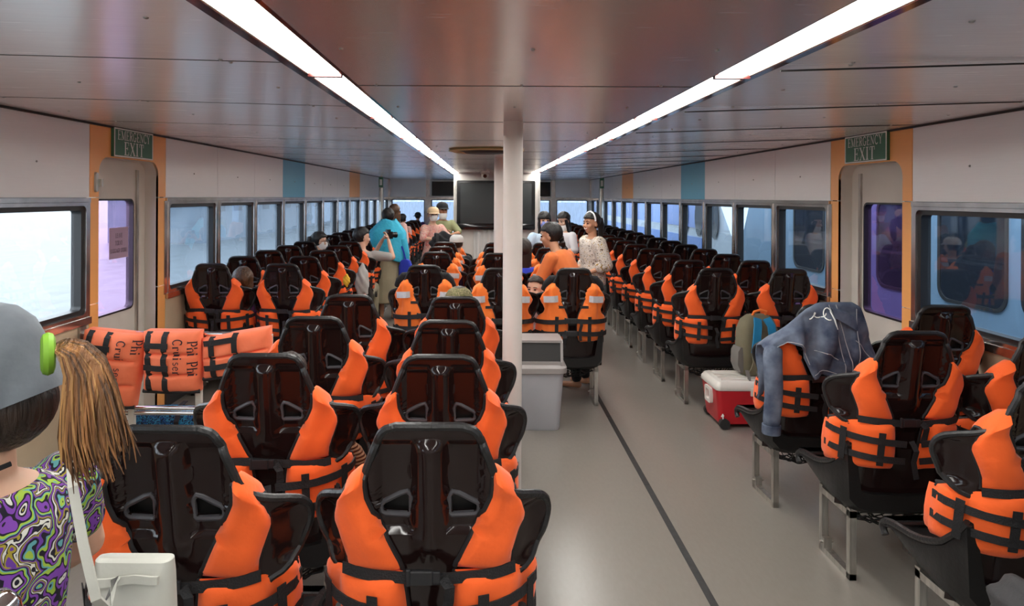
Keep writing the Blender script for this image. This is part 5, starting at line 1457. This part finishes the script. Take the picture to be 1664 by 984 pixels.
inst('jacket_body', with_mods(mb.mesh('jacket_body', M['denim'], angle=180), [('SOLIDIFY', dict(thickness=.008, offset=1)), ('SMOOTH', dict(iterations=2))]), DJ)
def jline(pts): return [tuple(Vector(jsurf(x, v)) + Vector((0, -.012, 0))) for x, v in pts]
for k, pts in enumerate(([(.0 + .10 * t, .02 + .9 * t) for t in [i / 14 for i in range(15)]], [(.035 + .10 * t, .02 + .9 * t) for t in [i / 14 for i in range(15)]], [(-.28 + .19 * t, .90) for t in [i / 10 for i in range(11)]],
                         [(.13 + .13 * t, .45 + .1 * t) for t in [i / 8 for i in range(9)]], [(.14 + .02 * t, .05 + .9 * t) for t in [i / 12 for i in range(13)]], [(-.06 + .12 * t, .62 + .12 * t) for t in [i / 8 for i in range(9)]], [(-.07 + .34 * t, .93) for t in [i / 16 for i in range(17)]])):
    mb = MB(); mb.tube(jline(pts), .0022, 5); mb.build('seam', M['stitch'], DJ)
mb = MB(); rr_ = []
for i in range(9):
    t = i / 8; c = Vector(jsurf(.02 + .11 * t, .03 + .10 * t)); rr_.append([c + Vector(q) for q in ((-.02, -.012, .0), (-.012, -.032, -.015), (.0, -.034, -.06 - .02 * t), (.012, -.026, -.058 - .02 * t), (.006, -.014, -.01))])
mb.loft(rr_); mb.build('collar', M['denim'], DJ)
em = [(-.012 + .02 * math.cos(a), .135 + .075 * math.sin(a)) for a in [1.2 + 4.6 * i / 14 for i in range(15)]]
em2 = [(-.030 + .012 * math.cos(a) - .004 * i, .13 + .05 * math.sin(a)) for i, a in enumerate([0 + 7.5 * i / 16 for i in range(17)])]
em = em + [(.004, .11), (.012, .2), (.022, .28), (.03, .33)]
mb = MB(); mb.tube(jline(em), .0028, 6); mb.build('embroidery', M['sign_white'], DJ)
mb = MB(); mb.tube(jline([(x - .0, v) for x, v in em2]), .0028, 6); mb.build('embroidery', M['sign_white'], DJ)
mb = MB(); sl = [(-.255, .0, .87), (-.272, -.02, .80), (-.268, -.03, .70), (-.262, -.02, .60), (-.272, -.02, .52), (-.275, -.02, .455)]
mb.tube(sl, [.05, .046, .046, .044, .043, .042], 14, cap=True)
so = inst('sleeve', with_mods(mb.mesh('sleeve', M['denim']), [('SUBSURF', dict(levels=2)), ]), DJ)
mb = MB(); mb.tube([(-.274, -.02, .475), (-.2755, -.02, .43)], [.045, .044], 16); mb.build('cuff', M['denim'], so)

# luggage rail with life vests hung over it
LR = thing('luggage_rail', 'chrome luggage rail with two bars beside the left emergency door', 'rail', (-1.85, 4.08, 0))
for z in (.775, .33, .30):
    mb = MB(); mb.tube([(-.56, 0, z), (.56, 0, z)], .013, 12); mb.build('rail_bar', M['chrome'], LR)
for x_ in (-.26, .14, .56):
    MB().box(x_ - .016, x_ + .016, -.016, .016, 0, .775 if x_ > -.2 else .33).build('rail_post', M['cream'], LR, smooth=False)
MB().box(-.575, -.555, -.03, .03, .735, .815).build('rail_bracket', M['steel'], LR, smooth=False)
M['orange_f2'] = M['orange_faded']
def hung_vest(label, x, y, ztop, w, h, tilt, skew, text, seed):
    T = thing('life_vest', label, 'life vest', (x, y, ztop), 0, 'life vests hung over the luggage rail')
    Rm = Matrix.Rotation(tilt, 3, 'Y'); rnd = random.Random(seed)
    def S(u, v, d):            # u across 0..1, v down 0..1, d outwards towards the viewer
        p = Vector(((u - .5) * w, 0, -v * h + skew * (u - .5)))
        p = Rm @ p; return (p.x, -.03 - d + .012 * math.sin(5 * u + seed), p.z)
    seg = 3; creases = [.36, .70] if text else [.5]
    def puff(u, v):
        p = (1 - abs(2 * u - 1) ** 4) ** .5 * (1 - abs(2 * v - 1) ** 6) ** .5
        for c in creases: p *= 1 - .55 * math.exp(-((v - c) / .022) ** 2)
        return .042 * p + .003 * math.sin(17 * u + 11 * v + seed)
    mb = MB(); nu, nv = 26, 30; n_ = nu + 1
    F = [S(i / nu, j / nv, puff(i / nu, j / nv)) for j in range(nv + 1) for i in range(nu + 1)]; Bk = [(lambda q: (q[0], q[1] + .03, q[2]))(S(i / nu, j / nv, -.012)) for j in range(nv + 1) for i in range(nu + 1)]
    o = len(F); fs = []
    for j in range(nv):
        for i in range(nu):
            a = j * n_ + i; fs.append((a, a + 1, a + n_ + 1, a + n_)); fs.append((o + a, o + a + n_, o + a + n_ + 1, o + a + 1))
    rim_ = [i for i in range(n_)] + [j * n_ + nu for j in range(1, nv + 1)] + [nv * n_ + i for i in range(nu - 1, -1, -1)] + [j * n_ for j in range(nv - 1, 0, -1)]
    for a, b_ in zip(rim_, rim_[1:] + rim_[:1]): fs.append((a, o + a, o + b_, b_))
    mb.add(F + Bk, fs); mb.build('front_panel', M['orange_faded'], T, angle=70)
    # fold over the rail and a back panel
    mb = MB(); mb.loft([[S(u, v, d) for u, v, d in ((0.02, .03, 0), (.98, .03, 0))] + [tuple(Vector(S(.98, v2, -.02)) + Vector((0, dy, 0))) for v2, dy in ((-.01, .0),)] + [tuple(Vector(S(.02, v2, -.02)) + Vector((0, dy, 0))) for v2, dy in ((-.01, .0),)],
                        [tuple(Vector(S(u, v, -.06)) + Vector((0, .01, 0))) for u, v in ((.02, .03), (.98, .03), (.98, -.012), (.02, -.012))], [tuple(Vector(S(u, v, -.07)) + Vector((0, .01, 0))) for u, v in ((.04, .7), (.96, .7), (.96, .66), (.04, .66))]]); mb.build('back_panel', M['orange_faded'], T)
    for u0 in ((.13, .44) if text else (.18, .52)):
        mb = MB(); pts = [S(u0 + .02 * (v > .5), v, puff(u0, v) + .004) for v in [i / 14 for i in range(15)]]; mb.ribbon(pts, (0, -1, 0), .032, .004); mb.build('vertical_strap', M['web'], T, smooth=False)
    for v0 in ((.21, .58) if text else (.12, .72)):
        mb = MB(); pts = [S(u, v0, puff(u, v0) + .009) for u in [.06 + .46 * i / 10 for i in range(11)]]; mb.ribbon(pts, (0, -1, 0), .032, .004); mb.build('waist_strap', M['web'], T, smooth=False)
    mb = MB(); mb.tube([S(i / 20, 1.0, .002) for i in range(21)], .012, 8); mb.build('binding', M['binding'], T)
    if text:
        for tx, u0, v0 in text:
            mb = MB()
            def fx(a, c, u0=u0, v0=v0):        # reading direction runs down the panel
                u = u0 + c / w; v = v0 + a / h; return S(u, v, puff(min(max(u, .02), .98), min(max(v, .02), .98)) + .006)
            text_mesh(mb, tx, .050, fx, 0, 0, 1.0, .06, align='left')
            o_ = mb.build('printed_lettering', M['print'], T, smooth=False); o_['kind'] = 'stuff'
    return T
hung_vest('faded life vest with printed lettering, leftmost on the luggage rail', -2.185, 4.06, .79, .37, .43, .16, .03, [('Crui', .62, .08), ('ser', .64, .45), ('Phi', .85, .06)], 1)
hung_vest('faded life vest with printed lettering, second from left on the luggage rail', -1.845, 4.04, .80, .335, .35, .0, .0, [('Crui', .60, .10), ('ser', .60, .47), ('Phi', .83, .14), ('Phi', .83, .48)], 2)
hung_vest('life vest lying crookedly over the right end of the luggage rail', -1.475, 4.06, .79, .40, .24, -.04, .05, None, 3)
LBm = pattern('blue_patterned_bag_cloth', 14, [(0, (.02, .10, .28)), (.3, (.01, .02, .05)), (.5, (.03, .22, .40)), (.75, (.01, .015, .03)), (.9, (.02, .15, .35))], 4, 1.2)
LB = thing('duffel_bag', 'blue and black patterned bag on the floor under the luggage rail', 'bag', (-1.98, 4.35, 0))
mb = MB(); mb.loft([[(x_, r_ * 1.0 * math.cos(t), .13 + .13 * r_ / .14 * math.sin(t) * (.95 if math.sin(t) < 0 else 1)) for t in [2 * PI * i / 18 for i in range(18)]] for x_, r_ in ((-.27, .03), (-.26, .10), (-.2, .135), (0, .145), (.2, .13), (.25, .10), (.265, .03))]); mb.build('bag_body', LBm, LB)
mb = MB(); mb.ribbon([(.08, -.14, .08), (.07, -.13, .20), (.06, -.05, .275), (.05, .05, .275)], [(0, -1, 0), (0, -1, .5), (0, 0, 1), (0, 0, 1)], .03, .004); mb.build('bag_strap', M['web'], LB)
# chrome post in the very foreground
HR = thing('chrome_post', 'rounded chrome rail post in the bottom left corner', 'post', (-.535, .75, 0))
MB().lathe([(0, 0), (.05, 0), (.05, .01), (.026, .02), (.026, 1.13), (.022, 1.15), (.012, 1.162), (0, 1.165)], 20).build('post_shaft', M['chrome'], HR)
# clothes and bags on far seats
def lump(name, label, cat, x, y, z, dims, m, seed=1, rz=0):
    T = thing(name, label, cat, (x, y, z), rz); bm = bmesh.new(); g_ = bmesh.ops.create_icosphere(bm, subdivisions=4, radius=1)
    for v in g_['verts']:
        c = v.co; k = 1 + .12 * math.sin(5 * c.x + seed) * math.sin(4 * c.z + 2 * seed) + .07 * math.sin(11 * c.z + 7 * c.x + seed)
        v.co = Vector((c.x * dims[0], c.y * dims[1], c.z * dims[2])) * k
    me = bpy.data.meshes.new(name); bm.to_mesh(me); bm.free(); me.materials.append(m)
    for p in me.polygons: p.use_smooth = True
    inst('cloth_body', me, T); return T
T = lump('jacket', 'grey jacket bundled on the outer side of a left aisle seat', 'jacket', -1.33, 7.35, .66, (.07, .13, .20), M['grey_tee'], 2)
mb = MB(); mb.ribbon([(.03, -.1, -.1), (.06, -.14, -.2), (.05, -.12, -.3)], (0, -1, 0), .06, .01); mb.build('jacket_sleeve', M['pale_pink'], T)
T = lump('jacket', 'purple jacket hung on a far left aisle seat', 'jacket', -1.33, 11.35, .80, (.06, .05, .25), M['purple'], 5)
mb = MB(); mb.tube([(0, -.03, .1), (.03, -.05, -.1), (.02, -.05, -.3)], .035, 8); mb.build('jacket_sleeve', M['purple'], T)
T = lump('backpack', 'black backpack hung on the last left seat of the far centre block', 'backpack', -.56, 8.66, 1.03, (.15, .07, .13), M['black_cloth'], 3)
mb = MB(); mb.ribbon([(-.05, -.06, .1), (-.05, -.09, 0), (-.05, -.07, -.1)], (0, -1, 0), .04, .008); mb.build('shoulder_strap', M['web'], T)
for lab, k in (('left', ('far centre block', 'l', 0)), ('right', ('far centre block', 'r', 0))):
    c = SEATS[k]; T = thing('jacket', 'dark jacket draped behind the front %s seat of the far centre block' % lab, 'jacket', (c.location.x, c.location.y, 0))
    for sx in (-1, 1):
        mb = MB(); mb.tube([(sx * .135, .05, .99), (sx * .165, .04, .985), (sx * .20, .05, .945), (sx * .225, .08, .90)], [.02, .028, .03, .02], 10); mb.build('jacket_shoulder', M['black_cloth'], T)
T = lump('cloth', 'small yellow cloth tucked behind a left aisle seat', 'cloth', -1.36, 6.66, .78, (.035, .03, .06), mat('yellow_cloth', (.7, .42, .03), .8), 4)
T = lump('bag', 'dark grey cloth bag on the nearest seat in the bottom right corner', 'bag', 1.43, 1.74, .50, (.125, .12, .125), mat('dark_grey_bag_cloth', (.035, .034, .036), .8, bump=(40, .4)), 1)
mb = MB(); mb.tube([(-.05, -.03, .11), (-.03, -.03, .15), (.03, -.03, .15), (.05, -.03, .11)], .008, 8); mb.build('carry_handle', M['web'], T)
